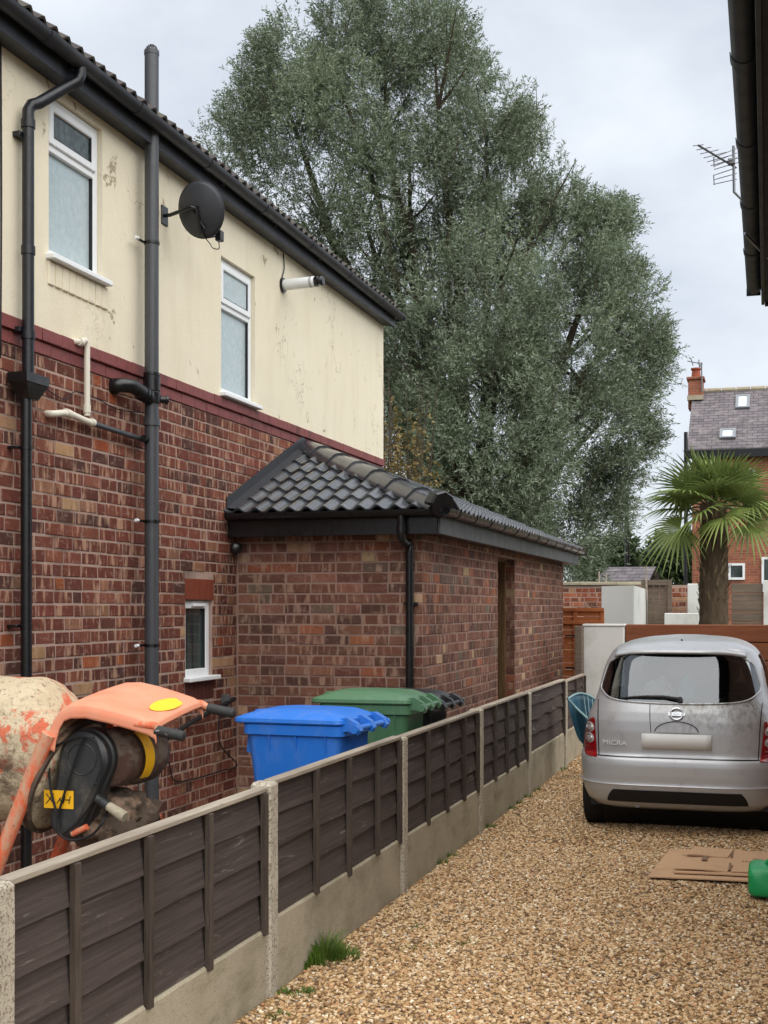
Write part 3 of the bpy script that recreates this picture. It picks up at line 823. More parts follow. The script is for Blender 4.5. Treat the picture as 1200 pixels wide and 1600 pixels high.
# flashings where the roof meets the house
fl = MB()
for (a_, b_, nn) in ((O_f, A_f, Nf), (A_f, Vector((XH, Y_END, ZA)), Ns)):
    d_ = (b_ - a_).normalized(); inn = Vector((1, 0, 0)) if abs(nn.y) > .05 else Vs * -1
    upp = Vector((0, 0, 1))
    q0, q1 = a_ + nn * .05, b_ + nn * .05
    w_ = 0.12; hh_ = .09 if inn.x == 1 else .03
    fl.add([q0 + upp * hh_ + Vector((.008, 0, 0)), q1 + upp * hh_ + Vector((.008, 0, 0)), q1 + Vector((.008, 0, 0)), q0 + Vector((.008, 0, 0)), q1 + inn * w_ + Vector((0, 0, -.012 if inn.x == 1 else 0)), q0 + inn * w_ + Vector((0, 0, -.012 if inn.x == 1 else 0))],
           [(0, 1, 2, 3), (3, 2, 4, 5)])
solidify(fl.build('flashing', M_LEAD, e_roof), .004)

# eaves of the extension
ZS = 2.285
MB().box(XH + .01, XO - .03, YO + .03, YE - .001, ZS, ZS + .012).box(XE + .002, XO - .03, YE, YR - .03, ZS, ZS + .012).build('soffit', M_BLACKPVC, ext)
MB().bbox(XH + .005, XO - .03, YO + .005, YO + .028, ZS - .012, ZE - .015, .003).build('fascia', M_BLACKPVC, ext)
MB().bbox(XO - .028, XO - .006, YO + .006, YR, ZS - .012, ZE - .015, .003).build('fascia', M_FASCIA_G, ext)
half = Vector((0, 0, 0))
ge = half_round(MB(), (XO + .04, YO - .055, ZE - .005), (XH + .02, YO - .055, ZE - .005), .056).build('gutter', M_BLACKPVC, ext, smooth=True)
gs = half_round(MB(), (XO + .052, YO - .1, ZE - .005), (XO + .052, YR, ZE - .005), .056).build('gutter', M_BLACKPVC, ext, smooth=True)
for y in np.arange(YO + .25, YR, .62):
    half_round(MB(), (XO + .052, y, ZE - .003), (XO + .052, y + .05, ZE - .003), .063, .006).build('bracket', M_BLACKPVC, gs, smooth=True)
MB().box(XO + .115 - .12, XO + .11, YR + .001, YR + .008, ZE - .065, ZE).build('stop_end', M_BLACKPVC, gs)
# black verge trim and the blank outlet by the house wall
MB().lathe([(0, .045), (.10, .045), (.11, .03)], (XH + .01, YO + .14, 2.18), (.55, -.8, .05), 14).build('pipe_stub', M_BLACKPVC, ext, smooth=True)
# ================================================================== PIPES AND FIXINGS ON THE HOUSE
def ring_on(mb, c, r, h, seg=16):
    return mb.lathe([(-h / 2, r), (h / 2, r)], c, (0, 0, 1), seg)
# ---- iron rainwater pipe with hopper, far left
xp = XH + 0.085
yp = yX(44, xp)
zb0, zb1 = zX(44, 622, xp), zX(44, 586, xp)
rp = thing('rainwater_pipe', 'black iron rainwater pipe with hopper box at the left edge of the house', 'pipe', (xp, yp, YARD))
ztop = zX(44, 160, XR + .1)
outlet = Vector((XG + .012, yX(123, XG), ZG - .06))
pts = [(xp, yp, zb1 - .02), (xp, yp, ztop - .10), (xp, yp, ztop - .03), (xp + .01, yp + .02, ztop + .012), (xp + .04, yp + .05, ztop + .03),
       (outlet.x - .05, outlet.y - .05, outlet.z - .11), (outlet.x - .01, outlet.y - .012, outlet.z - .075), (outlet.x, outlet.y, outlet.z - .03), (outlet.x, outlet.y, outlet.z + .03)]
MB().tube(pts, .036, 14).build('upper_pipe', M_OLDIRON, rp, smooth=True, angle=60)
c_ = MB()
for z in (ztop - .11, zb1 + .24, zb1 + .75):
    ring_on(c_, (xp, yp, z), .043, .05)
c_.build('collar', M_OLDIRON, rp, smooth=True)
for z in (ztop - .18, zb1 + .27):
    MB().bbox(XR, xp - .02, yp - .06, yp + .05, z - .015, z + .015, .003).build('bracket', M_OLDIRON, rp)
hp = MB()
w_, d_ = 0.125, 0.07
hb = [(-d_ * .9, -w_, zb1), (d_, -w_, zb1), (d_, w_, zb1), (-d_ * .9, w_, zb1)]
def hop(s, z, f=1): return [(xp + a * s, yp + b * s * f, z) for a, b, _ in hb]
h0, h1, h2, h3 = hop(1, zb1), hop(.98, zb1 - .055), hop(.92, zb1 - .06), hop(.55, zb0 - .01, .75)
hp.add(h0 + h1 + h2 + h3, [(k * 4 + i, k * 4 + (i + 1) % 4, (k + 1) * 4 + (i + 1) % 4, (k + 1) * 4 + i) for k in range(3) for i in range(4)] + [(12, 13, 14, 15), (0, 1, 2, 3)])
hp.build('hopper', M_BLACKPVC, rp)
yl = yX(41, xp)
MB().tube([(xp, yl, zb0 + .02), (xp, yl, YARD)], .034, 14).build('lower_pipe', M_BLACKPVC, rp, smooth=True, angle=60)
for py in (700, 978):
    z = zX(40, py, xp)
    b_ = MB(); ring_on(b_, (xp, yl, z), .038, .022); b_.bbox(XH, xp - .02, yl - .075, yl - .03, z - .008, z + .008, .002); b_.build('bracket', M_BLACKPVC, rp, smooth=True)

# ---- soil and vent pipe
xs = XH + 0.12
yS = yX(237, xs)
RS = 0.051
sp = thing('soil_pipe', 'tall dark grey soil vent pipe running up the house past the eaves', 'pipe', (xs, yS, YARD))
zt_ = zX(237, 82, xs)
z_col = [zX(237, q, xs) for q in (605, 660, 1190, 1268)]
MB().tube([(xs, yS, zX(237, 1265, xs)), (xs, yS, zt_)], RS, 20).build('pipe', M_GREYPVC, sp, smooth=True, angle=60)
cg = MB()
for k in range(6):
    a = math.pi * k / 6
    cg.tube([(xs + math.cos(a) * RS * .9 * math.cos(q), yS + math.sin(a) * RS * .9 * math.cos(q), zt_ + .055 * math.sin(q)) for q in np.linspace(0, math.pi, 9)], .004, 5)
cg.lathe([(0, RS + .003), (.03, RS + .003)], (xs, yS, zt_ - .02), (0, 0, 1), 18)
cg.build('cage', M_GREYPVC, sp)
for py, rr, hh in ((600, 1.22, .10), (622, 1.3, .07), (585, 1.15, .02), (660, 1.18, .05), (1190, 1.18, .055)):
    q = MB(); ring_on(q, (xs, yS, zX(237, py, xs)), RS * rr, hh, 20); q.build('collar', M_BLACKPVC if 580 < py < 640 else M_GREYPVC, sp, smooth=True)
MB().lathe([(-.02, RS * 1.5), (.0, RS * 1.55), (.05, RS * 1.5), (.06, RS * 1.2)], (xs, yS, zX(237, 1285, xs)), (0, 0, 1), 20).build('clay_collar', M_CLAY, sp, smooth=True)
MB().tube([(xs, yS, zX(237, 1285, xs)), (xs, yS, YARD)], RS * 1.25, 18).build('drain', M_CLAY, sp, smooth=True)
for py in (380, 815, 1008):
    z = zX(237, py, xs); q = MB(); ring_on(q, (xs, yS, z), RS * 1.12, .02, 20)
    q.bbox(xs - .05, xs - .035, yS - .14, yS - .04, z - .008, z + .008, .002)
    b_ = q.build('bracket', M_BLACKPVC, sp, smooth=True)
    MB().lathe([(0, .012), (.035, .012)], (XH + .085, yS - .175, z), (0, 1, 0), 10).build('bracket_cap', M_UPVC, sp, smooth=True)
# branch bend from the wall into the stack, and the rodding eye
zb = zX(215, 612, xs)
yb = yX(186, XH + .05)
MB().tube(curve_pts([(XH - .02, yb, zb + .02), (XH + .05, yb + .0, zb + .025), (xs - .02, yb + .09, zb + .03), (xs, yS - .15, zb + .005), (xs, yS - .04, zb - .02)], 6), RS * .98, 16).build('branch_bend', M_BLACKPVC, sp, smooth=True, angle=60)
q = MB()
for cc, ax in (((XH + .012, yb, zb + .02), (1, 0, 0)), ((xs, yS - .13, zb), (0, 1, -.2)), ((xs, yS - .09, zb - .005), (0, 1, -.2))):
    q.lathe([(-.012, RS * 1.13), (.012, RS * 1.13)], cc, ax, 18)
q.build('branch_ring', M_BLACKPVC, sp, smooth=True)
MB().lathe([(0, .026), (.06, .026), (.062, .032), (.08, .032)], (xs + .03, yS + .02, zb - .02), (.75, .66, 0), 14).build('boss', M_BLACKPVC, sp, smooth=True)
# ---- waste pipes joining it
xw = XH + 0.05
wp = thing('waste_pipe', 'cream plastic waste pipe with elbows joining the soil pipe through a black length', 'pipe', (xw, yX(135, xw), 2.7))
a0 = onX(122, 533, xw); a1 = onX(136, 534, xw); a2 = onX(137, 650, xw)
MB().tube([(XH - .01, a0.y, a0.z), (xw - .01, a0.y + .005, a0.z), (xw, a0.y + .02, a0.z), (xw, a1.y - .02, a1.z + .006), (xw, a1.y, a1.z - .012), (xw, a1.y, a1.z - .04), (xw, a1.y, a2.z)], .0205, 12).build('drop_pipe', M_WASTE, wp, smooth=True, angle=60)
q = MB(); ring_on(q, (xw, a1.y, a2.z + .045), .026, .05, 12); q.lathe([(-.02, .026), (.02, .026)], (xw, a0.y + .03, a0.z), (0, 1, 0), 12); q.build('elbow', M_WASTE, wp, smooth=True)
b0, b1, b2, b3 = onX(84, 646, xw), onX(106, 646, xw), onX(130, 656, xw), onX(146, 662, xw)
MB().tube(curve_pts([(XH - .01, b0.y, b0.z), (xw - .005, b0.y + .01, b0.z), b1, b2, b3], 5), .022, 12).build('trap_pipe', M_WASTE, wp, smooth=True, angle=60)
q = MB(); q.lathe([(-.03, .028), (.03, .028)], b1, b2 - b1, 12); q.lathe([(-.02, .028), (.02, .028)], onX(143, 660, xw), b3 - b2, 12); q.build('coupling', M_WASTE, wp, smooth=True)
c0 = onX(230, 689, xw); MB().tube([b3, c0, (xs, yS, c0.z - .012)], .0195, 12).build('black_pipe', M_GREYPVC, wp, smooth=True, angle=60)
q = MB(); q.lathe([(-.03, .027), (.03, .03)], (xs - .02, yS - .06, c0.z - .006), c0 - b3, 12); q.build('boss', M_BLACKPVC, wp, smooth=True)
# ---- extension downpipe
xq = lambda px, Y: onY(px, 950, Y).x
yd = YE - .045
dp = thing('extension_downpipe', 'glossy black downpipe near the corner of the brick extension', 'pipe', (xq(641, yd), yd, YARD))
o0 = onY(627, 806, YO - .05)
t1 = onY(640, 858, yd)
MB().tube([(o0.x, YO - .055, ZE - .05), (o0.x, YO - .055, ZS - .01), (o0.x + .003, YO - .05, ZS - .05), (o0.x + .02, YO - .02, ZS - .085), (t1.x - .01, yd - .02, t1.z + .06), (t1.x, yd, t1.z + .02), (t1.x, yd, t1.z - .05), (t1.x, yd, YARD)], .033, 16).build('pipe', M_BLACKPVC, dp, smooth=True, angle=60)
q = MB(); ring_on(q, (o0.x, YO - .055, ZS + .03), .038, .05); ring_on(q, (t1.x, yd, t1.z - .05), .038, .06); q.build('collar', M_BLACKPVC, dp, smooth=True)
z = onY(640, 943, yd).z
q = MB(); ring_on(q, (t1.x, yd, z), .038, .03); q.bbox(t1.x - .06, t1.x + .06, yd + .02, YE, z - .012, z + .012, .003); q.build('bracket', M_BLACKPVC, dp, smooth=True)

# ---- boiler flue
f0 = onX(441, 446, XR)
fl_ = thing('boiler_flue', 'white horizontal boiler flue with black end sticking out below the eaves', 'flue', f0)
x1 = onY(503, 437, f0.y).x
MB().tube([(XR - .05, f0.y, f0.z), (x1 - .07, f0.y, f0.z + .012)], .05, 20).build('duct', M_UPVC, fl_, smooth=True, angle=60)
MB().lathe([(0, .05), (.0, .072), (.02, .068), (.02, .05)], (XR, f0.y, f0.z), (1, 0, 0), 20).build('wall_seal', M_BLACKPVC, fl_, smooth=True)
q = MB(); q.lathe([(0, .046), (.03, .05), (.035, .03), (.06, .03), (.062, .045), (.085, .04)], (x1 - .07, f0.y, f0.z + .012), (1, 0, 0.03), 18); q.build('terminal', M_BLACKPVC, fl_, smooth=True)
q = MB()
for dx in (.0, .012): q.lathe([(-.003, .052), (.003, .052)], (x1 - .10 - dx, f0.y, f0.z + .011), (1, 0, .03), 20)
q.build('joint_ring', M_STEEL, fl_, smooth=True)
MB().tube(curve_pts([(XR + .006, f0.y - .02, f0.z + .07), (XR + .012, f0.y + .02, f0.z + .16), (XR + .008, f0.y + .01, f0.z + .3)], 5), .006, 6).build('cable', M_BLACKPVC, fl_)

# ---- satellite dish, seen from behind
dm = onX(256, 337, XR)
dish_c = onD(314, 328, (dm.y * CS - dm.x * SN) - .05)
dish = thing('satellite_dish', 'dark grey satellite dish on a wall arm beside the soil pipe', 'satellite dish', dm)
dn = Vector((0.10, 0.93, 0.30)).normalized()        # the way it faces: away from the camera
du = Vector((0, 0, 1)); da = du.cross(dn).normalized(); db = dn.cross(da).normalized()
M_DISH = plain('grey_dish_metal', C(58, 60, 65), 0.5, 0.12, 6, 0.05)
R_ = 0.205
def dsh(u, w):
    r = R_ * w; a = 2 * math.pi * u
    return dish_c + da * (math.cos(a) * r * .93) + db * (math.sin(a) * r) + dn * (0.055 * w * w - .05)
solidify(MB().grid(dsh, 40, 8, True).build('reflector', M_DISH, dish, smooth=True), .005, 0)
q = MB().tube([dish_c + da * (math.cos(a) * R_ * .93) + db * (math.sin(a) * R_) + dn * .006 for a in np.linspace(0, 2 * math.pi, 41)], .005, 6)
q.build('rim', M_DISH, dish, smooth=True)
bk = dish_c - dn * .055
elb = bk - dn * .05 + da * .0
MB().tube([dm + Vector((0, 0, 0)), dm + Vector((.05, 0, 0)), bk + Vector((-.04, -.02, .02)), bk + Vector((.0, 0, .01))], .014, 10).build('arm', M_BLACKPVC, dish, smooth=True)
MB().bbox(XR, XR + .012, dm.y - .05, dm.y + .05, dm.z - .07, dm.z + .07, .003).build('wall_plate', M_BLACKPVC, dish)
m_ = MB(); m_.tube([bk + db * .03, bk - db * .17], .016, 8); m_.tube([bk + da * .035 + db * .01, bk - da * .035 - db * .14 + dn * .0], .008, 6); m_.build('back_bracket', M_BLACKPVC, dish, smooth=True)
low = dish_c - db * R_ * .98
lnb = low + dn * .20 - db * .01 + Vector((.02, -.05, .0))
lnb = onD(342, 368, dish_c.y * CS - dish_c.x * SN + .12)
MB().tube([bk - db * .15, low + dn * .0, lnb], .009, 8).build('feed_arm', M_BLACKPVC, dish, smooth=True)
q = MB(); q.bbox(lnb.x - .02, lnb.x + .03, lnb.y - .03, lnb.y + .03, lnb.z - .045, lnb.z + .035, .006); q.build('converter', M_BLACKPVC, dish)
MB().lathe([(0, .02), (.05, .026), (.055, .02)], lnb + Vector((-.01, -.02, .03)), (-.6, -.5, .3), 12).build('feed_horn', M_UPVC, dish, smooth=True)
MB().tube(curve_pts([lnb + Vector((0, 0, -.045)), lnb + Vector((.0, -.0, -.10)), lnb + Vector((-.05, 0, -.09)), low + Vector((.04, 0, -.05)), low], 6), .004, 5).build('cable', M_BLACKPVC, dish)

# ---- thin black cables on the house wall
M_FLEX = plain('black_flex', C(26, 25, 26), 0.6, 0.1)
xc = XH + .02
tag(MB().tube(curve_pts([onX(1, 70, XR + .01), onX(2, 300, XR + .01), onX(1, 500, XR + .035), onX(0, 560, xc)], 6), .006, 6).build('cable', M_FLEX), 'thin black cable running down the render at the left edge', 'cable')
tag(MB().tube(curve_pts([onX(52, 583, xc + .02), onX(70, 605, xc), onX(100, 624, xc), onX(118, 612, xc), onX(150, 622, xc), onX(185, 640, xc), onX(228, 645, xc + .02)], 6), .004, 5).build('cable', M_FLEX), 'thin black cable sagging from the hopper to the soil pipe', 'cable')
tag(MB().tube(curve_pts([onX(250, 1175, xc), onX(264, 1192, xc), onX(272, 1219, xc), onX(300, 1218, xc), onX(345, 1205, xc), onX(370, 1195, xc), onX(345, 1165, xc + .03), onX(342, 1130, xc + .03), onX(352, 1108, xc + .02)], 7), .006, 6).build('cable', M_FLEX), 'black flex looping across the bricks below the small window', 'cable')
q = thing('bracket_pipe', 'black pipe length on a bracket under the small window', 'pipe', onX(300, 1130, xc + .06))
MB().tube([onX(255, 1158, xc + .06), onX(300, 1128, xc + .06), onX(366, 1092, xc + .04)], .018, 10).build('pipe', M_RUBBER, q, smooth=True)
MB().bbox(xc - .02, xc + .05, yX(350, xc) - .02, yX(350, xc) + .02, zX(350, 1115, xc), zX(350, 1085, xc), .004).build('bracket', M_STEEL, q)
# ================================================================== THE FENCE
rfn = random.Random(11)
PY = [yX(p_, XF) for p_ in (-13, 413, 622, 744, 821, 879)]
ZP = [0.905, 0.925, 0.917, 0.924, 0.923, 0.90]
order = ['nearest, cut off at the left edge of the picture', 'second from the camera, tall in the foreground', 'third from the camera, right of the blue bin',
         'fourth from the camera', 'fifth from the camera', 'sixth from the camera, farthest before the teal chair']
def post_mesh(y, z1, name='concrete_post'):
    m = MB(); r = 0.048; b = .008
    sec = [(-r, -r + b), (-r + b, -r), (r - b, -r), (r, -r + b), (r, r - b), (r - b, r), (-r + b, r), (-r, r - b)]
    rows = []
    nz = 7
    for k in range(nz + 1):
        z = -0.05 + (z1 - .012 + 0.05) * k / nz
        rows.append([(XF + a + rfn.uniform(-.0015, .0015), y + c + rfn.uniform(-.0015, .0015), z) for a, c in sec])
    rows.append([(XF + a * .82, y + c * .82, z1) for a, c in sec])
    vs_ = [p_ for r_ in rows for p_ in r_]; n = len(rows)
    fs = [(k * 8 + i, k * 8 + (i + 1) % 8, (k + 1) * 8 + (i + 1) % 8, (k + 1) * 8 + i) for k in range(n - 1) for i in range(8)] + [tuple((n - 1) * 8 + i for i in range(8))]
    return m.add(vs_, fs)
for k, y in enumerate(PY):
    o = post_mesh(y, ZP[k]).build('concrete_post', M_AGG)
    tag(o, 'pale concrete fence post, ' + order[k], 'fence post', 'concrete fence posts along the drive')
PY.append(PY[-1] + 1.6)
bay_lab = ['dark brown lap fence panel nearest the camera, below the cement mixer', 'dark brown lap fence panel in front of the blue bin', 'dark brown lap fence panel in front of the green and black bins',
           'dark brown lap fence panel beside the near corner of the extension', 'weathered lap fence panel with wavy boards beside the extension doorway', 'dark weathered fence panel behind the teal chair']
gb_lab = ['concrete gravel board nearest the camera under the first fence panel', 'concrete gravel board with the grass tuft growing against it', 'concrete gravel board under the third fence panel from the camera',
          'concrete gravel board under the fourth fence panel from the camera', 'concrete gravel board under the wavy weathered panel', 'concrete gravel board under the teal chair']
ZGB = [0.30, 0.325, 0.325, 0.325, 0.36, 0.36]
for k in range(6):
    ya, yb_ = PY[k] + .049, PY[k + 1] - .049
    z0, z1 = ZGB[k], ZP[k] - .012
    # gravel board: rough cast slab with a slightly broken top edge
    nb = 14; g = MB()
    def gb(u, w, yy=(ya, yb_), zz=z0):
        y = yy[0] + (yy[1] - yy[0]) * u
        pr = [(.026, -.08), (.026, zz * .5), (.026, zz - .012), (.017, zz), (-.017, zz), (-.026, zz - .012), (-.026, -.08)]
        a, z = pr[int(round(w * 6))]
        return (XF + a + .0015 * math.sin(y * 9), y, z + (0.004 * mnoise.noise(Vector((y * 5, k, 0))) if z > .1 else 0))
    g.grid(gb, nb, 6)
    tag(g.build('gravel_board', M_CONC), gb_lab[k], 'gravel board', 'concrete gravel boards under the fence')
    # lap panel
    fp = thing('fence_panel', bay_lab[k], 'fence panel', (XF, (ya + yb_) / 2, z0), 'lap fence panels along the drive')
    nb_ = 4 if k != 4 else 4
    hgt = (z1 - z0) / nb_
    wav = 0.006 if k < 4 else 0.022
    for j in range(nb_):
        zb_ = z0 + .008 + j * hgt; zt__ = zb_ + hgt * 1.22 if j < nb_ - 1 else z1 - .004
        sd = rfn.uniform(0, 50); segs = 22; m = MB(); rows = []
        for i in range(segs + 1):
            y = ya + .004 + (yb_ - ya - .008) * i / segs
            wz = wav * mnoise.noise(Vector((y * 2.2, sd, 0))) * 1.6 + 0.002 * mnoise.noise(Vector((y * 12, sd, 5)))
            if j == 0: wz = max(wz, 0) * .5
            wx = .003 * mnoise.noise(Vector((y * 1.5, sd, 9)))
            rows.append([(XF + .008 + wx + .012, y, zb_ + wz), (XF - .004 + wx, y, zt__), (XF - .012 + wx, y, zt__), (XF + .0 + wx, y, zb_ + wz)])
        vs_ = [p_ for r_ in rows for p_ in r_]
        fs = [(i * 4 + q, i * 4 + (q + 1) % 4, (i + 1) * 4 + (q + 1) % 4, (i + 1) * 4 + q) for i in range(segs) for q in range(4)] + [(0, 1, 2, 3), tuple(segs * 4 + q for q in (3, 2, 1, 0))]
        m.add(vs_, fs).build('board', M_BOARD, fp)
    if k == 0:
        bys = [yX(q, XF + .03) for q in (118, 233, 327)] + [yb_ - .022]
    elif k == 4:
        bys = [ya + .02, yb_ - .02]
    else:
        fr_ = {1: (.27, .52, .77), 2: (.27, .52, .77), 3: (.27, .52, .76), 5: (.5,)}[k]
        bys = [ya + (yb_ - ya) * f for f in fr_] + [yb_ - .02]
    for y in bys:
        tw = .017 + rfn.uniform(-.001, .001)
        MB().bbox(XF + .017, XF + .042, y - tw, y + tw, z0 - .02 + rfn.uniform(-.01, .01), z1 - .006, .002).build('batten', M_BATTEN, fp)
        MB().bbox(XF - .042, XF - .017, y - tw, y + tw, z0 + .002, z1 - .006, .002).build('batten', M_BATTEN, fp)
    MB().bbox(XF - .022, XF + .034, ya - .004, yb_ + .004, z1 - .004, z1 + .016, .003).build('capping', M_CAPRAIL, fp)
# ================================================================== WHEELIE BINS
def bin_mat(name, col):
    t = NT(name); p = t.pos()
    c = t.mix(t.noise(p, 3, 5, 0.6), tuple(x * .9 for x in col[:3]) + (1,), col)
    c = t.mix(t.math('MULTIPLY', t.step(t.noise(t.scale(p, (1, 1, .35)), 9, 8, 0.72), 0.5, 0.72), 0.35), c, tuple(x * .6 + .16 for x in col[:3]) + (1,))
    c = t.mix(t.math('MULTIPLY', t.step(t.noise(p, 6, 7, 0.7), 0.52, 0.75), 0.4), c, tuple(x * .55 + .05 for x in col[:3]) + (1,))
    t.bump(t.noise(p, 200, 3, 0.6), 0.12, 0.002)
    return t.set(col=c, rough=0.42, spec=0.45)
def rrect(w, d, r, n=5, cx=0, cy=0):
    out = []
    for sx_, sy_, a0 in ((1, 1, 0), (-1, 1, 90), (-1, -1, 180), (1, -1, 270)):
        for k in range(n + 1):
            a = math.radians(a0 + 90 * k / n)
            out.append((cx + sx_ * (w - r) + r * math.cos(a), cy + sy_ * (d - r) + r * math.sin(a)))
    return out
def stack(mb, rings, cap0=True, cap1=True):
    m = len(rings[0]); vs_ = [p_ for r_ in rings for p_ in r_]; n = len(rings)
    fs = [(k * m + i, k * m + (i + 1) % m, (k + 1) * m + (i + 1) % m, (k + 1) * m + i) for k in range(n - 1) for i in range(m)]
    if cap0: fs.append(tuple(range(m))[::-1])
    if cap1: fs.append(tuple((n - 1) * m + i for i in range(m)))
    return mb.add(vs_, fs)
def wheelie_bin(loc, rot, mat, label, hscale=1.0, lidmat=None):
    """240 litre bin: front towards -x, handle and wheels at +x; x depth 0.72, y width 0.58"""
    b = thing('wheelie_bin', label, 'bin', loc, 'wheelie bins behind the fence')
    L = Matrix.Translation(Vector(loc)) @ Matrix.Rotation(rot, 4, 'Z') @ Matrix.Diagonal((.91, .91, hscale, 1))
    def W(pts): return [tuple(L @ Vector(p_)) for p_ in pts]
    def R3(w, d, r, z, cx=0): return W([(x, y, z) for x, y in rrect(w, d, r, 5, cx)])
    def put(m, name, mt, par=b, sm=True): return m.build(name, mt, par, smooth=sm)
    m = MB()
    stack(m, [R3(.25, .22, .05, .03, .03), R3(.255, .225, .05, .06, .03), R3(.315, .275, .055, .90, -.005), R3(.318, .278, .055, .93, -.005)])
    put(m, 'body', mat)
    m = MB(); stack(m, [R3(.335, .29, .06, .925, -.005), R3(.345, .297, .06, .93, -.005), R3(.345, .297, .06, .985, -.005), R3(.335, .29, .06, .99, -.005)]); put(m, 'rim', mat)
    m = MB()
    stack(m, [R3(.375, .305, .07, .992, -.03), R3(.382, .312, .07, 1.0, -.03), R3(.378, .308, .07, 1.02, -.03), R3(.345, .278, .07, 1.036, -.02), R3(.27, .22, .08, 1.062, -.01), R3(.16, .13, .06, 1.072, -.01)])
    lid = put(m, 'lid', lidmat or mat)
    m = MB(); stack(m, [R3(.05, .05, .02, 1.03, -.33), R3(.045, .045, .02, 1.05, -.33)]); put(m, 'lid_catch', mat, lid)
    # lid handles at the front corners and ribs under the rim
    for y in (-.2, 0.02, .2):
        m = MB(); q = W([(-.352, y - .006, .82), (-.352, y + .006, .82), (-.30, y + .006, .80), (-.30, y - .006, .80), (-.342, y - .006, .93), (-.342, y + .006, .93), (-.30, y + .006, .93), (-.30, y - .006, .93)])
        m.add(q, [(0, 1, 2, 3), (4, 5, 6, 7), (0, 1, 5, 4), (1, 2, 6, 5), (2, 3, 7, 6), (3, 0, 4, 7)]); put(m, 'rib', mat, b, False)
    for x in (-.16, .02, .22):
        for s_ in (-1, 1):
            m = MB(); yy = s_ * .292
            q = W([(x - .005, yy, .93), (x + .005, yy, .93), (x + .005, yy * .93, .93), (x - .005, yy * .93, .93), (x - .005, s_ * .272, .83), (x + .005, s_ * .272, .83), (x + .005, s_ * .262, .83), (x - .005, s_ * .262, .83)])
            m.add(q, [(0, 1, 2, 3), (4, 5, 6, 7), (0, 1, 5, 4), (1, 2, 6, 5), (2, 3, 7, 6), (3, 0, 4, 7)]); put(m, 'rib', mat, b, False)
    # hinge arms and handle bar
    for y in (-.24, 0.0, .24):
        m = MB(); pts = [(.30, 1.03), (.36, 1.035), (.42, 1.005), (.445, .965), (.43, .94), (.40, .955), (.36, .96), (.30, .95)]
        vs_ = W([(x, y - .03, z) for x, z in pts] + [(x, y + .03, z) for x, z in pts]); k = len(pts)
        m.add(vs_, [tuple(range(k)), tuple(range(k, 2 * k))[::-1]] + [(i, (i + 1) % k, k + (i + 1) % k, k + i) for i in range(k)]); put(m, 'hinge_arm', mat, b, False)
    m = MB(); m.tube(W([(.415, y, .975) for y in (-.29, -.1, .1, .29)]), .017, 10); put(m, 'handle', mat)
    for y in (-.285, .285):
        m = MB(); m.lathe([(-.012, .024), (.012, .024)], L @ Vector((.415, y, .975)), L.to_3x3() @ Vector((0, 1, 0)), 12); put(m, 'hinge_pin', mat)
    for s_ in (-1, 1):
        m = MB(); c_ = L @ Vector((.27, s_ * .265, .10)); ax = L.to_3x3() @ Vector((0, s_, 0))
        m.lathe([(0, .03), (0, .09), (.012, .10), (.04, .10), (.05, .09), (.05, .03)], c_, ax, 20); put(m, 'wheel', M_RUBBER)
    m = MB(); m.tube(W([(.27, -.27, .10), (.27, .27, .10)]), .012, 8); put(m, 'axle', M_STEEL)
    return b
M_BBLUE = bin_mat('blue_bin_plastic', C(34, 116, 214)); M_BGREEN = bin_mat('green_bin_plastic', C(76, 118, 84)); M_BBLACK = bin_mat('black_bin_plastic', C(27, 28, 30))
bx = XF - 0.46
wheelie_bin((bx - .01, 7.05, YARD), math.radians(-3), M_BBLUE, 'blue wheelie bin with its handle towards the fence, nearest of the bins')
wheelie_bin((bx + .04, 8.18, YARD), math.radians(2), M_BGREEN, 'green wheelie bin standing between the blue bin and the black bin', 1.035)
wheelie_bin((bx + .04, 8.80, YARD), math.radians(-2), M_BBLACK, 'black wheelie bin behind the green bin, only its handle end showing', 1.0)
# ================================================================== CEMENT MIXER
M_ORANGE = plain('faded_orange_plastic', C(222, 138, 106), 0.55, 0.08, 5, 0.1, 90, 0.35, dirt=C(206, 160, 134), dsc=3.5, dth=(0.45, 0.8))
t = NT('scuffed_orange_paint'); p = t.pos()
c = t.mix(t.noise(p, 6, 4), C(206, 92, 58), C(222, 118, 82))
c = t.mix(t.step(t.noise(t.scale(p, (1, 1, .4)), 14, 6, 0.7), 0.46, 0.60), c, C(192, 152, 124))
c = t.mix(t.step(t.noise(p, 40, 4, 0.7), 0.62, 0.7), c, C(112, 84, 70))
t.bump(t.noise(p, 30, 5, 0.7), 0.4, 0.004)
M_ORTUBE = t.set(col=c, rough=0.65, spec=0.3)
t = NT('cement_caked_drum'); p = t.pos()
c = t.mix(t.noise(p, 5, 6, 0.65), C(172, 154, 124), C(224, 208, 178))
c = t.mix(t.step(t.noise(t.scale(p, (1.0, 1.3, 1.0)), 4.4, 8, 0.66, 0.8), 0.545, 0.59), c, C(206, 112, 84))
low = t.n.new('ShaderNodeSeparateXYZ'); t.l.new(t.pos(), low.inputs[0])
c = t.mix(t.math('MULTIPLY', t.step(t.noise(t.add(p, (0.4, 2.2, 0)), 3.4, 7, 0.7), 0.46, 0.58), t.math('SUBTRACT', 1.0, t.step(low.outputs['Z'], 0.98, 1.16))), c, C(96, 80, 66))
c = t.mix(t.step(t.noise(p, 34, 6, 0.75), 0.54, 0.68), c, C(120, 100, 84))
t.bump(t.math('ADD', t.noise(p, 30, 7, 0.75), t.math('MULTIPLY', t.noise(p, 7, 6, 0.6), 2.0)), 0.9, 0.02)
M_DRUM = t.set(col=c, rough=0.9, spec=0.15)
M_COVER = plain('dusty_black_plastic', C(44, 45, 46), 0.42, 0.15, 8, 0.1, 90, 0.45, dirt=C(96, 88, 78), dsc=7, dth=(0.55, 0.85))
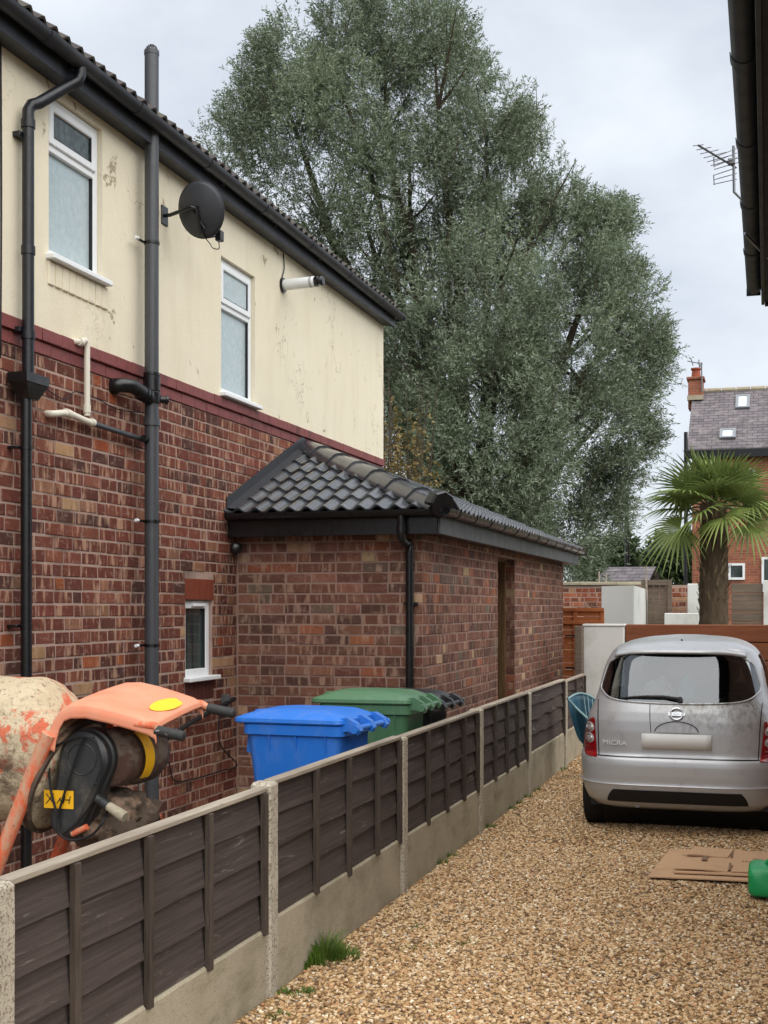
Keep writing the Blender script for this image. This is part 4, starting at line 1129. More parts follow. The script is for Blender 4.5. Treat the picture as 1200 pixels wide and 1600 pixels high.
t = NT('dirty_motor_housing'); p = t.pos()
c = t.mix(t.noise(p, 6, 5, 0.6), C(62, 46, 40), C(96, 70, 58))
c = t.mix(t.step(t.noise(p, 7, 8, 0.7), 0.48, 0.6), c, C(108, 96, 84))
c = t.mix(t.step(t.noise(p, 24, 5, 0.7), 0.58, 0.68), c, C(60, 50, 46))
t.bump(t.noise(p, 30, 6, 0.7), 0.6, 0.008)
M_MOTOR = t.set(col=c, rough=0.75, spec=0.25)
M_CAKE = plain('caked_mortar', C(88, 76, 66), 0.95, 0.45, 14, 0.9, 40, 0.1, dirt=C(142, 118, 100), dsc=9, dth=(0.52, 0.62))
M_STICKER = plain('yellow_warning_sticker', C(226, 170, 24), 0.5, 0.12, 8, 0.05, 60, 0.4, dirt=C(120, 96, 40), dsc=18, dth=(0.6, 0.75))
M_PRINT = plain('black_print', C(28, 24, 20), 0.6, 0.1)
M_GRIP = plain('black_rubber_grip', C(50, 50, 50), 0.6, 0.2, 12, 0.3, 60, 0.3, dirt=C(150, 144, 136), dsc=26, dth=(0.64, 0.7))

YN, YFm = 4.85, 5.37                    # near and far side of the mixer
rm = random.Random(3)
mix = thing('cement_mixer', 'orange cement mixer with caked drum and black motor cover behind the fence', 'cement mixer', (-2.85, 5.1, YARD))
# drum
C0 = Vector((-3.03, 5.12, 0.93)); AX = Vector((-0.905, -0.03, 0.425)).normalized()
prof = [(-.03, .05), (-.03, .16), (-.02, .25), (.0, .275), (.03, .285), (.05, .282), (.20, .335), (.24, .347), (.27, .347), (.30, .335), (.48, .255), (.60, .215), (.63, .222), (.63, .205), (.3, .30)]
dm_ = MB(); seg = 48; a_ = AX.orthogonal().normalized(); b_ = AX.cross(a_)
def drum(u, w):
    i = w * (len(prof) - 1); k = min(int(i), len(prof) - 2); f = i - k
    tt = prof[k][0] * (1 - f) + prof[k + 1][0] * f; r = prof[k][1] * (1 - f) + prof[k + 1][1] * f
    an = 2 * math.pi * u; q = C0 + AX * tt + (a_ * math.cos(an) + b_ * math.sin(an)) * r
    return q + (q - C0 - AX * tt).normalized() * (0.010 * mnoise.noise(q * 6) + .006 * mnoise.noise(q * 17))
dm_.grid(drum, 64, (len(prof) - 1) * 3, True).build('drum', M_DRUM, mix, smooth=True, angle=80)
MB().lathe([(-.012, .290), (.016, .290)], C0, AX, 40).build('drum_ring', M_CAKE, mix, smooth=True)
# hood: bent plastic sheet with turned-down sides
top = [(-2.985, 1.115), (-2.972, 1.165), (-2.945, 1.225), (-2.905, 1.275), (-2.855, 1.302), (-2.78, 1.305), (-2.68, 1.287), (-2.58, 1.262), (-2.50, 1.240), (-2.468, 1.222), (-2.462, 1.20)]
def hood(u, w):
    i = w * (len(top) - 1); k = min(int(i), len(top) - 2); f = i - k
    x = top[k][0] * (1 - f) + top[k + 1][0] * f; z = top[k][1] * (1 - f) + top[k + 1][1] * f
    taper = 1.0 - 0.10 * max(0, (x + 2.75) / .3)
    # across: flange, rounded edge, crowned top
    cr = [(-.5, -.062), (-.502, -.03), (-.492, -.008), (-.46, .002), (-.25, .006), (0, .008), (.25, .006), (.46, .002), (.492, -.008), (.502, -.03), (.5, -.062)]
    j = u * 10; q = min(int(j), 9); g_ = j - q
    yy = cr[q][0] * (1 - g_) + cr[q + 1][0] * g_; dz = cr[q][1] * (1 - g_) + cr[q + 1][1] * g_
    nx, nz = (-(1 - min(1, max(0, (x + 2.99) / .13))), 1)
    if x < -2.86: dz_x, dz_z = dz * -0.9 * (-2.86 - x) / .13, dz * (1 - .7 * (-2.86 - x) / .13)
    else: dz_x, dz_z = 0, dz
    dish_ = -0.016 * math.exp(-(((x + 2.60) / .10) ** 2 + (yy / .26) ** 2) ** 2) if dz > 0 else 0
    return (x + dz_x, (YN + YFm) / 2 + yy * (YFm - YN) * taper, z + dz_z + dish_ + yy * .065)
hd = MB().grid(hood, 30, 40).build('hood', M_ORANGE, mix, smooth=True, angle=60)
solidify(hd, .006)
q = MB()
q.tube([(-2.63 + .085 * math.cos(a), 5.11 + .12 * math.sin(a), 1.282) for a in np.linspace(0, 2 * math.pi, 25)], .004, 6)
cx_ = onY(266, 1106, 5.12)
M_OVAL = plain('yellow_oval_sticker', C(232, 196, 40), 0.5, 0.12, 12, 0.05, 60, 0.4, dirt=C(150, 110, 50), dsc=30, dth=(0.62, 0.75))
oc = MB()
def oval(u, w):
    a = 2 * math.pi * u; x = -2.535 + .050 * w * math.cos(a); y = 5.12 + .13 * w * math.sin(a)
    return (x, y, 1.2625 - (x + 2.58) * .24 + .003 + (y - 5.11) * .12)
ov_ = oc.grid(oval, 28, 3, True).build('sticker', M_OVAL, mix)
# handles
for y, px_end in ((YN + .03, -2.345), (YFm - .03, -2.315)):
    z0_ = 1.185 if y < 5 else 1.245
    MB().tube([(-2.56, y, z0_ + .004), (-2.47, y, z0_), (px_end - .12, y + .01, z0_ - .022)], .017, 12).build('handle_tube', M_ORTUBE, mix, smooth=True)
    MB().tube([(px_end - .125, y + .01, z0_ - .02), (px_end, y + .012, z0_ - .042), (px_end + .004, y + .012, z0_ - .043)], [.0225, .022, .018], 14).build('grip', M_GRIP, mix, smooth=True, angle=60)
# frame
for y in (YN + .0, YFm + .02):
    MB().tube([(-2.955, y, 1.14), (-3.00, y, 1.05), (-3.20, y + .01, .60), (-3.40, y + .01, .12), (-3.40, y + .01, YARD)], .033, 14).build('leg', M_ORTUBE, mix, smooth=True, angle=60)
    MB().tube([(-3.30, y + .01, .36), (-2.95, y + .02, .30), (-2.55, y + .03, .20), (-2.52, y + .03, YARD)], .026, 12).build('leg', M_ORTUBE, mix, smooth=True, angle=60)
MB().tube([(-3.30, YN, .36), (-3.30, YFm, .36)], .025, 10).build('cross_bar', M_ORTUBE, mix, smooth=True)
# yoke under the motor, thick with mortar
yk = MB()
bm = bmesh.new(); bmesh.ops.create_icosphere(bm, subdivisions=4, radius=1)
for v in bm.verts:
    c_ = v.co.copy(); k = 1 + .3 * mnoise.noise(c_ * 1.7) + .25 * mnoise.noise(c_ * 5) + .12 * mnoise.noise(c_ * 12)
    v.co = Vector((-2.80 + c_.x * .19 * k, 5.17 + c_.y * .20 * k, .72 + c_.z * .15 * k))
yk.frombm(bm).build('yoke', M_CAKE, mix, smooth=True, angle=70)
# motor housing
MCx, MCz = -2.755, 1.035
pr_ = [(0, .02), (0, .115), (.015, .128), (.20, .136), (.27, .132), (.33, .11), (.36, .05)]
MB().lathe(pr_, (MCx, 4.99, MCz - .01), (0.12, 1, 0), 36).build('motor', M_MOTOR, mix, smooth=True, angle=50)
# belt cover: teardrop, facing the camera
cA = onY(128, 1186, 4.90); cB = onY(100, 1283, 4.90)
def teardrop(r1, r2, y, n=14):
    d = (cB - cA); ang = math.atan2(d.z, d.x); L_ = math.hypot(d.x, d.z); be = math.acos(max(-1, min(1, (r1 - r2) / L_)))
    pts = []
    for k in range(n * 2 + 1):
        a = ang + be + (2 * math.pi - 2 * be) * k / (2 * n); pts.append((cA.x + r1 * math.cos(a), y, cA.z + r1 * math.sin(a)))
    for k in range(n + 1):
        a = ang - be + 2 * be * k / n; pts.append((cB.x + r2 * math.cos(a), y, cB.z + r2 * math.sin(a)))
    return pts
r1_, r2_ = .116, .075
cv = MB(); stack(cv, [teardrop(r1_ + .012, r2_ + .012, 5.02), teardrop(r1_ + .012, r2_ + .012, 4.955), teardrop(r1_ + .002, r2_ + .002, 4.95), teardrop(r1_, r2_, 4.915), teardrop(r1_ - .02, r2_ - .02, 4.900)])
cov_ = cv.build('belt_cover', M_COVER, mix, smooth=True, angle=35)
q = MB(); q.tube([(cA.x + .068 * math.cos(a), 4.8985, cA.z + .0 + .068 * math.sin(a)) for a in np.linspace(0, 2 * math.pi, 25)], .003, 6); q.build('moulded_ring', M_COVER, mix, smooth=True)
for (dx, dz) in ((.085, -.10), (-.005, -.27), (.065, .09)):
    MB().lathe([(0, .008), (.006, .008)], (cA.x + dx * .8, 4.905, cA.z + dz), (0, -1, 0), 10).build('screw', M_GASKET, mix)
# stickers with their printed marks
sA, sB = onY(69, 1262, 4.897), onY(115, 1236, 4.897)
st1 = MB().box(sA.x, sB.x, 4.8955, 4.8975, sA.z, sB.z).build('sticker', M_STICKER, mix)
sw, sh = sB.x - sA.x, sB.z - sA.z
q = MB()
for (x0, z0_, x1_, z1_) in ((.08, .25, .34, .8), (.08, .8, .34, .25), (.45, .3, .58, .6), (.52, .55, .62, .35), (.66, .3, .72, .7), (.72, .5, .85, .5), (.85, .3, .9, .7)):
    q.tube([(sA.x + sw * x0, 4.8945, sA.z + sh * z0_), (sA.x + sw * x1_, 4.8945, sA.z + sh * z1_)], .0022, 5)
q.build('print', M_PRINT, st1)
def cyl_pt(a, y, r): return (MCx + .02 + (y - 4.99) * .12 + r * math.cos(a), y, MCz - .01 + r * math.sin(a))
q = MB().grid(lambda u, w: cyl_pt(math.radians(200 - 0 + 0) + math.radians(-175 * 0) + math.radians(-60) + math.radians(-(95)) * u + math.radians(60), 5.03 + .075 * w, .1385), 14, 2)
q = MB().grid(lambda u, w: cyl_pt(math.radians(55 - 95 * u), 5.035 + .07 * w, .138), 14, 2)
q.build('sticker', M_STICKER, mix)
# cable looped over the cover, plug hanging below
P = lambda px, py, y=4.885: onY(px, py, y)
MB().tube(curve_pts([P(131, 1150), P(125, 1165), P(112, 1205), P(100, 1242), P(90, 1278), P(92, 1300), P(104, 1311), P(122, 1312), P(145, 1303), P(160, 1285), P(168, 1268, 4.95)], 7), .0055, 7).build('cable', M_FLEX, mix, smooth=True)
MB().tube(curve_pts([P(131, 1150), P(110, 1155), P(84, 1170), P(77, 1195), P(79, 1232), P(86, 1262), P(92, 1295)], 7), .0055, 7).build('cable', M_FLEX, mix, smooth=True)
MB().tube(curve_pts([P(131, 1150), P(150, 1160), P(158, 1200), P(148, 1245), P(125, 1280), P(100, 1302)], 7), .005, 7).build('cable', M_FLEX, mix, smooth=True)
pa, pb = P(150, 1246, 4.93), P(194, 1276, 4.91)
MB().tube([pa, pa + (pb - pa) * .45], [.020, .022], 14).build('plug_body', M_COVER, mix, smooth=True)
MB().tube([pa + (pb - pa) * .45, pb, pb + (pb - pa) * .03], [.020, .025, .022], 14).build('plug', M_CONC, mix, smooth=True, angle=50)
MB().tube([P(113, 1303, 4.91), P(136, 1292, 4.91)], .014, 10).build('handle_sleeve', M_ORTUBE, mix, smooth=True)
# loose bits standing and lying behind the mixer
tag(MB().tube([onY(217, 1205, 5.45), onY(222, 1290, 5.42), onY(226, 1420, 5.38)], .010, 8).build('stake', M_CAPRAIL), 'pale thin stake leaning behind the cement mixer beside the soil pipe', 'stake')
bk_ = thing('rubble_heap', 'low heap of old bricks and mortar under the cement mixer', 'rubble', (-2.75, 5.3, YARD))
for i in range(34):
    x, y, z = rm.uniform(-3.15, -2.35), rm.uniform(4.7, 5.8), YARD + rm.uniform(.05, .40)
    z = YARD + .04 + max(0, .45 - abs(x + 2.8) * .7 - abs(y - 5.35) * .5) * rm.uniform(.7, 1)
    bm = bmesh.new(); bmesh.ops.create_cube(bm, size=1)
    mt = Matrix.Translation((x, y, z)) @ Matrix.Rotation(rm.uniform(0, 6.3), 4, 'Z') @ Matrix.Rotation(rm.uniform(-.6, .6), 4, 'X') @ Matrix.Diagonal((.21 * rm.uniform(.5, 1), .10, .068, 1))
    bmesh.ops.bevel(bm, geom=bm.edges[:], offset=.06, segments=1, affect='EDGES'); bmesh.ops.transform(bm, matrix=mt, verts=bm.verts)
    MB().frombm(bm).build('brick', rm.choice((M_CAKE, M_CLAY, M_CAKE, M_AGG)), bk_)
bm = bmesh.new(); bmesh.ops.create_icosphere(bm, subdivisions=4, radius=1)
for v in bm.verts:
    k = 1 + .3 * mnoise.noise(v.co * 2.2) + .2 * mnoise.noise(v.co * 6) + .12 * mnoise.noise(v.co * 15)
    v.co = Vector((-2.78 + v.co.x * .48 * k, 5.35 + v.co.y * .6 * k, YARD + max(-.02, v.co.z * .42 * k)))
MB().frombm(bm).build('mortar_mound', M_CAKE, bk_, smooth=True)
# ================================================================== THE CAR
t = NT('silver_car_paint'); p = t.pos(); po = t.obj()
c = t.mix(t.noise(p, 2.0, 4), C(182, 183, 185), C(196, 197, 198))
# algae and road film, heaviest round the badge and under the rear window
sx_ = t.n.new('ShaderNodeSeparateXYZ'); t.l.new(po, sx_.inputs[0])
near_b = t.math('MULTIPLY', t.step(sx_.outputs['Z'], 0.66, 0.98), t.step(sx_.outputs['X'], -0.22, 0.10))
near_b = t.math('MULTIPLY', near_b, t.math('SUBTRACT', 1.0, t.step(sx_.outputs['Z'], 0.985, 1.02)))
gr = t.noise(t.scale(p, (1.2, 1, .8)), 22, 8, 0.75, 0.5)
c = t.mix(t.math('MULTIPLY', near_b, t.math('MULTIPLY', t.step(gr, 0.44, 0.62), 0.8)), c, C(104, 98, 76))
c = t.mix(t.math('MULTIPLY', t.step(t.noise(p, 11, 8, 0.7), 0.55, 0.72), 0.35), c, C(128, 122, 114))
M_PAINT = t.set(col=c, rough=t.math('ADD', 0.24, t.math('MULTIPLY', t.noise(p, 12, 5, .6), 0.22)), metal=0.28, spec=0.5, coat=0.35, coatr=0.15)
def glass_mat(name, tint, refl):
    t = NT(name); n, l = t.n, t.l
    tr = n.new('ShaderNodeBsdfTransparent'); tr.inputs[0].default_value = tint
    gl = n.new('ShaderNodeBsdfGlossy'); gl.inputs['Roughness'].default_value = 0.03; gl.inputs['Color'].default_value = (.92, .96, 1, 1)
    fr = n.new('ShaderNodeLayerWeight'); fr.inputs['Blend'].default_value = .25
    mx = n.new('ShaderNodeMixShader'); l.new(t.math('ADD', t.math('MULTIPLY', fr.outputs['Facing'], .3), refl), mx.inputs[0]); l.new(tr.outputs[0], mx.inputs[1]); l.new(gl.outputs[0], mx.inputs[2])
    l.new(mx.outputs[0], t.out.inputs['Surface']); n.remove(t.b)
    return t.m
M_CGLASS = glass_mat('tinted_car_glass', (.30, .33, .34, 1), 0.09)
M_TRIM = plain('black_car_plastic', C(26, 26, 28), 0.5, 0.2, 8, 0.1, 60, 0.4)
M_FRIT = plain('black_glass_border', C(14, 14, 16), 0.2, 0.1, 8, 0, 60, 0.5)
M_CABIN = plain('dark_cabin_fabric', C(38, 38, 42), 0.9, 0.2, 20, 0.2)
t = NT('red_tail_lamp'); p = t.pos()
c = t.mix(t.noise(p, 30, 2), C(128, 8, 18), C(170, 16, 28)); M_LAMP = t.set(col=c, rough=0.1, spec=0.6, coat=0.6)
M_LENS = plain('clear_lamp_lens', C(186, 176, 172), 0.12, 0.15, 60, 0.0, 60, 0.6, dirt=C(120, 92, 88), dsc=60)
M_CHROME = plain('chrome_badge', C(196, 198, 200), 0.15, 0.08, 30, 0.0, 60, 0.5, metal=1.0)
M_PLATE = plain('pale_plate', C(226, 226, 222), 0.4, 0.03, 5, 0)
TBL = [(.17, .70, .30, 3.40), (.20, .76, .12, 3.52), (.25, .80, .06, 3.62), (.32, .822, .028, 3.67), (.385, .832, .004, 3.70), (.40, .828, .012, 3.705), (.46, .830, .006, 3.712), (.54, .830, .004, 3.70), (.585, .826, .012, 3.685),
       (.605, .818, .040, 3.67), (.62, .812, .060, 3.66), (.70, .802, .060, 3.60), (.80, .785, .062, 3.45), (.88, .766, .070, 3.20), (.95, .735, .090, 2.95), (1.0, .712, .112, 2.80), (1.05, .692, .138, 2.70),
       (1.1, .676, .165, 2.62), (1.2, .652, .225, 2.45), (1.3, .628, .288, 2.28), (1.38, .590, .336, 2.13), (1.425, .556, .345, 2.02), (1.445, .534, .36, 1.96), (1.475, .485, .45, 1.88), (1.5, .425, .58, 1.8), (1.525, .31, .85, 1.62), (1.54, .06, 1.2, 1.4)]
TZ = np.array([q[0] for q in TBL])
PCACHE = {}
def prof_at(z):
    if z in PCACHE: return PCACHE[z]
    h_ = .028 if .96 < z < 1.40 else .008
    PCACHE[z] = tuple(float(np.mean(np.interp([z - h_, z - h_ / 2, z, z + h_ / 2, z + h_], TZ, [q[k] for q in TBL]))) for k in (1, 2, 3))
    return PCACHE[z]
NEXP = 5.2
def car_pt(u, z):
    w, r, f = prof_at(z); a = 2 * math.pi * u; ca, sa = math.cos(a), math.sin(a)
    x = w * math.copysign(abs(ca) ** (2 / NEXP), ca); y = (r + f) / 2 + (f - r) / 2 * math.copysign(abs(sa) ** (2 / NEXP), sa)
    return (x, y, z)
def rear_pt(x, z, off=0.0):
    w, r, f = prof_at(z); q = min(abs(x) / w, .9995)
    y = (r + f) / 2 - (f - r) / 2 * (1 - q ** NEXP) ** (1 / NEXP)
    if off:
        e = 1e-3
        w2, r2, f2 = prof_at(z + e)
        q2 = min(abs(x) / w2, .9995); yz = (r2 + f2) / 2 - (f2 - r2) / 2 * (1 - q2 ** NEXP) ** (1 / NEXP)
        q3 = min(abs(x + e) / w, .9995); yx = (r + f) / 2 - (f - r) / 2 * (1 - q3 ** NEXP) ** (1 / NEXP)
        n = Vector((-(yx - y) / e * -1, -1, (yz - y) / e)) if False else Vector(((yx - y) / e, -1, (yz - y) / e)).normalized()
        return (x + n.x * off, y + n.y * off, z + n.z * off)
    return (x, y, z)
KX, KY, KZ = 0.96, 0.90, 0.95
CROT = math.radians(-0.8)
cc = onD(1056, 950, 9.38); car_loc = Vector((cc.x, cc.y, 0.0))
car = thing('silver_hatchback', 'small silver hatchback parked on the gravel, seen from behind', 'car', car_loc)
CM = Matrix.Translation(car_loc) @ Matrix.Rotation(CROT, 4, 'Z') @ Matrix.Diagonal((KX, KY, KZ, 1))
def cbuild(mb, name, mat, par=car, smooth=True, angle=45, normals=True):
    mb.v = [tuple(CM @ Vector(q)) for q in mb.v]
    return mb.build(name, mat, par, smooth=smooth, angle=angle, normals=normals)
# window outlines
def rw(a, b):                     # rear window, a,b in -1..1 -> (x, z)
    zb = 1.022 + .025 * a * a + .05 * abs(a) ** 9; zt = 1.418 - .018 * a * a - .05 * abs(a) ** 9
    z = zb + (zt - zb) * (b + 1) / 2
    return a * (0.640 - .115 * (z - 1.02) / .4 - .03 * abs(b) ** 6), z
def in_rear(x, z):
    for k in (0,):
        b = 2 * (z - 1.022) / .396 - 1
        if abs(b) > .84: return False
        hw = 0.640 - .115 * (z - 1.02) / .4
        return abs(x) < hw * .87
    return False
zs = sorted(set(list(np.linspace(.17, .60, 24)) + list(np.linspace(.60, 1.0, 24)) + list(np.linspace(1.0, 1.44, 36)) + [q[0] for q in TBL] + list(np.linspace(1.44, 1.54, 12))))
# even spacing along the outline, denser at the rear
us = np.linspace(0, 1, 260, endpoint=False)
uu = []
for a in us: uu.append(a)
V, F, G = [], [], []
nu = len(uu)
for z in zs:
    for a in uu: V.append(car_pt(a, z))
WHEELS = [(0.60, .285), (2.98, .285)]
for j in range(len(zs) - 1):
    for i in range(nu):
        f = (j * nu + i, j * nu + (i + 1) % nu, (j + 1) * nu + (i + 1) % nu, (j + 1) * nu + i)
        cx = sum(V[k][0] for k in f) / 4; cy = sum(V[k][1] for k in f) / 4; cz = sum(V[k][2] for k in f) / 4
        if cy < .9 and in_rear(cx, cz) and abs(cx) < .62 and cy < .5: continue
        side = abs(cx) > prof_at(cz)[0] * .90
        if any((cy - wy) ** 2 + (cz - wz) ** 2 < .315 ** 2 for wy, wz in WHEELS) and abs(cx) > .5 and cz < .62: continue
        if side and 1.02 < cz < 1.38 and (0.62 + (cz - 1.02) * .55 < cy < 1.52 or 1.58 < cy < 2.45 - (cz - 1.02) * 1.05): G.append(f); continue
        if cy > 1.9 and 1.03 < cz < 1.40 and abs(cx) < prof_at(cz)[0] * .86 and not side: G.append(f); continue
        F.append(f)
top_c = len(V); V.append((0, 1.3, 1.542))
for i in range(nu): F.append(((len(zs) - 1) * nu + i, (len(zs) - 1) * nu + (i + 1) % nu, top_c))
def sub(Fs):
    used = sorted({k for f in Fs for k in f}); mp = {k: i for i, k in enumerate(used)}
    m = MB(); m.v = [V[k] for k in used]; m.f = [tuple(mp[k] for k in f) for f in Fs]
    return m
body = cbuild(sub(F), 'body', M_PAINT, angle=60)
cbuild(sub(G), 'side_glass', M_CGLASS, angle=60)
# rear window
g = MB().grid(lambda u, w: rear_pt(*rw(2 * u - 1, 2 * w - 1), .006), 48, 20)
rwin = cbuild(g, 'rear_window', M_CGLASS, angle=80)
m = MB()
per = []
N_ = 30
for k in range(N_): per.append((-1 + 2 * k / N_, -1))
for k in range(N_): per.append((1, -1 + 2 * k / N_))
for k in range(N_): per.append((1 - 2 * k / N_, 1))
for k in range(N_): per.append((-1, 1 - 2 * k / N_))
def ringp(u, w):
    a, b = per[int(round(u * len(per))) % len(per)]; s1, s2 = 1 - .15 * w, 1 - (.22 if b < 0 else .30) * w
    return rear_pt(*rw(a * s1, b * s2), .0035)
m.grid(ringp, len(per), 4, True); cbuild(m, 'window_border', M_FRIT, rwin, angle=80)
# bright body lip round the window
m = MB().tube([rear_pt(*rw(a * 1.012, b * 1.02), .004) for a, b in per] + [rear_pt(*rw(per[0][0] * 1.012, per[0][1] * 1.02), .004)], .008, 6, caps=False)
cbuild(m, 'window_lip', M_PAINT, car, angle=80)
# spoiler lip over the window
def spo(u, w):
    x = (-.51 + 1.02 * u); sec = [(-.045, 1.402), (-.058, 1.412), (-.050, 1.428), (.0, 1.447), (.10, 1.468)]
    i = w * 4; k = min(int(i), 3); f = i - k
    dy = sec[k][0] * (1 - f) + sec[k + 1][0] * f; z = sec[k][1] * (1 - f) + sec[k + 1][1] * f
    z -= .03 * (abs(x) / .5) ** 4
    return (x, rear_pt(min(abs(x), .40), 1.41)[1] + dy + .06 * (abs(x) / .5) ** 3, z)
sp_ = cbuild(MB().grid(spo, 40, 8), 'spoiler', M_PAINT, angle=80); solidify(sp_, .012)
MB_ = MB().lathe([(0, .012), (.012, .009), (.018, .003)], (0, .62, 1.497), (0, 0, 1), 10); cbuild(MB_, 'aerial_base', M_TRIM)
# cabin
m = MB(); m.box(-.60, .60, .55, 2.6, .30, .36); m.box(-.46, .46, .20, .62, .93, .955); cbuild(m, 'cabin_floor', M_CABIN, smooth=False)
for x in (-.30, .30):
    for y, z0_, z1_, nm in ((.72, .45, 1.08, 'rear_seat'), (1.62, .45, 1.12, 'front_seat')):
        m = MB(); stack(m, [[(x + a, y + b, z) for a, b in rrect(.24 * s_, .08, .05)] for z, s_ in ((z0_, 1), (z0_ + .3, 1), (z1_ - .06, .9), (z1_, .7))]); s_o = cbuild(m, nm, M_CABIN)
        m = MB(); stack(m, [[(x + a, y + b, z) for a, b in rrect(.12 * s_, .045, .03)] for z, s_ in ((z1_ + .03, .9), (z1_ + .06, 1), (z1_ + .16, 1), (z1_ + .19, .8))]); m.tube([(x, y, z1_ - .02), (x, y, z1_ + .05)], .012, 6); cbuild(m, 'headrest', M_CABIN, s_o)
# lower bumper insert, exhaust, underside
def pit_(u, w):
    z = .25 + .10 * w; x = (u * 2 - 1) * (.53 - .05 * w * w)
    return rear_pt(x, z, .004)
cbuild(MB().grid(pit_, 30, 5), 'bumper_insert', M_TRIM, angle=80)
m = MB().box(-.68, .68, .25, 3.35, .19, .23); cbuild(m, 'underbody', M_TRIM, smooth=False)
cbuild(MB().lathe([(0, .024), (.14, .024), (.14, .018), (.02, .018)], (-.30, .10, .225), (0, 1, 0), 14), 'exhaust', M_STEEL)
# bumper crease
m = MB().tube([rear_pt(x, .388, .001) for x in np.linspace(-.80, .80, 60)], .006, 6); cbuild(m, 'bumper_crease', M_PAINT)
# lamps
for s_ in (-1, 1):
    def lam(u, w, s_=s_):
        z = .588 + .30 * w
        xi = .612 + .03 * w; xo = float(np.interp(w, [0, .05, .25, .55, .8, .93, 1], [.705, .735, .765, .765, .742, .70, .662]))
        return rear_pt(s_ * (xi + (xo - xi) * u), z, .006)
    L_ = cbuild(MB().grid(lam, 12, 24), 'tail_lamp', M_LAMP, angle=80)
    for z in (.812, .728):
        def dsc(u, w, z=z, s_=s_):
            a = 2 * math.pi * u; return rear_pt(s_ * .685 + .046 * w * math.cos(a), z + .040 * w * math.sin(a), .009 + .006 * (1 - w * w))
        l2 = cbuild(MB().grid(dsc, 24, 4, True), 'lens', M_LENS, L_, angle=80)
        cbuild(MB().tube([rear_pt(s_ * .685 + .030 * math.cos(a), z + .026 * math.sin(a), .013) for a in np.linspace(0, 2 * math.pi, 21)], .003, 5, caps=False), 'lens_ring', M_CHROME, L_)
    for zz in (.60, .63, .66):
        cbuild(MB().tube([rear_pt(s_ * x, zz, .008) for x in np.linspace(.64, .73, 6)], .002, 4), 'lamp_rib', M_LAMP, L_)
    # shut line beside the tailgate
    m = MB().tube([rear_pt(s_ * float(np.interp(z, [.60, .72, .86, .90, .97, 1.03], [.600, .606, .613, .616, .622, .630])), z, .0015) for z in np.linspace(1.03, .60, 44)], .0045, 5); cbuild(m, 'shut_line', M_FRIT)
m = MB().tube([rear_pt(x, .602, .001) for x in np.linspace(-.61, .61, 40)], .006, 5); cbuild(m, 'shut_line', M_FRIT)
m = MB().tube([rear_pt(-.205 + .012 * (k / 8) ** 2, 1.02 - .22 * k / 8, .0005) for k in range(9)], .003, 5); cbuild(m, 'tailgate_line', M_FRIT)  # thin black line down the tailgate, left of the badge
# plate, handle recess
def plt(u, w):
    q = rear_pt(0, .735); x = (u * 2 - 1) * .262; z = .675 + .115 * w
    return (x, rear_pt(x, z)[1] - .014, z)
o = cbuild(MB().grid(plt, 10, 2), 'number_plate', M_PLATE); solidify(o, .006); o['label'] = 'blank pale number plate'
m = MB().tube([rear_pt(.30 * math.cos(a) * .55, .80 + .085 * math.sin(a), .002) for a in np.linspace(.05, math.pi - .05, 24)], .004, 5); cbuild(m, 'handle_recess', M_FRIT)
def hnd(u, w):
    a = math.pi * u; return rear_pt(.15 * math.cos(a) * w, .80 + .070 * math.sin(a) * w, .010)
cbuild(MB().grid(hnd, 20, 4), 'tailgate_handle', M_PAINT)
# wiper
m = MB(); m.tube([rear_pt(x, z, .022) for x, z in ((.02, 1.045), (-.10, 1.062), (-.26, 1.062), (-.40, 1.05))], [.016, .013, .010, .006], 8)
m.tube([rear_pt(x, 1.052, .012) for x in np.linspace(-.44, -.06, 9)], .006, 6); m.lathe([(0, .026), (.03, .022)], rear_pt(.02, 1.045, 0), (0, -1, .5), 14); cbuild(m, 'wiper', M_TRIM)
# badge and lettering
def text_mesh(s, size, depth):
    cu = bpy.data.curves.new('lettering', 'FONT'); cu.body = s; cu.size = size; cu.extrude = depth; cu.align_x = 'CENTER'; cu.align_y = 'CENTER'; cu.resolution_u = 3
    ob = bpy.data.objects.new('lettering', cu); COL.objects.link(ob)
    me = bpy.data.meshes.new_from_object(ob)
    v = [tuple(q.co) for q in me.vertices]; f = [tuple(q.vertices) for q in me.polygons]
    bpy.data.objects.remove(ob); bpy.data.curves.remove(cu); bpy.data.meshes.remove(me)
    return v, f
bz = .945
by = rear_pt(0, bz)[1] - .012
def disc_pts(x, z, o): return (x, by - o - (z - bz) * -.35, z)
m = MB().tube([disc_pts(.047 * math.cos(a), bz + .043 * math.sin(a), .002) for a in np.linspace(0, 2 * math.pi, 33)], .0075, 8, caps=False)
bd = cbuild(m, 'badge', M_CHROME)
m = MB(); q = [disc_pts(x, bz + z, o_) for o_ in (.006, -.006) for x, z in ((-.060, -.012), (.060, -.012), (.060, .012), (-.060, .012))]
m.add(q, [(0, 1, 2, 3), (4, 5, 6, 7), (0, 1, 5, 4), (1, 2, 6, 5), (2, 3, 7, 6), (3, 0, 4, 7)]); cbuild(m, 'badge_bar', M_CHROME, bd, False)
v, f = text_mesh('NISSAN', .024, .0015); m = MB().add([disc_pts(x, bz + y, .0075 + z) for x, y, z in v], f); cbuild(m, 'lettering', M_FRIT, bd, False, normals=False)
v, f = text_mesh('MICRA', .052, .003); m = MB().add([(x * 1.25 - .475, rear_pt(x * 1.25 - .475, .705 + y)[1] - .007 - z, .705 + y) for x, y, z in v], f); cbuild(m, 'lettering', M_UPVC, car, False, normals=False)
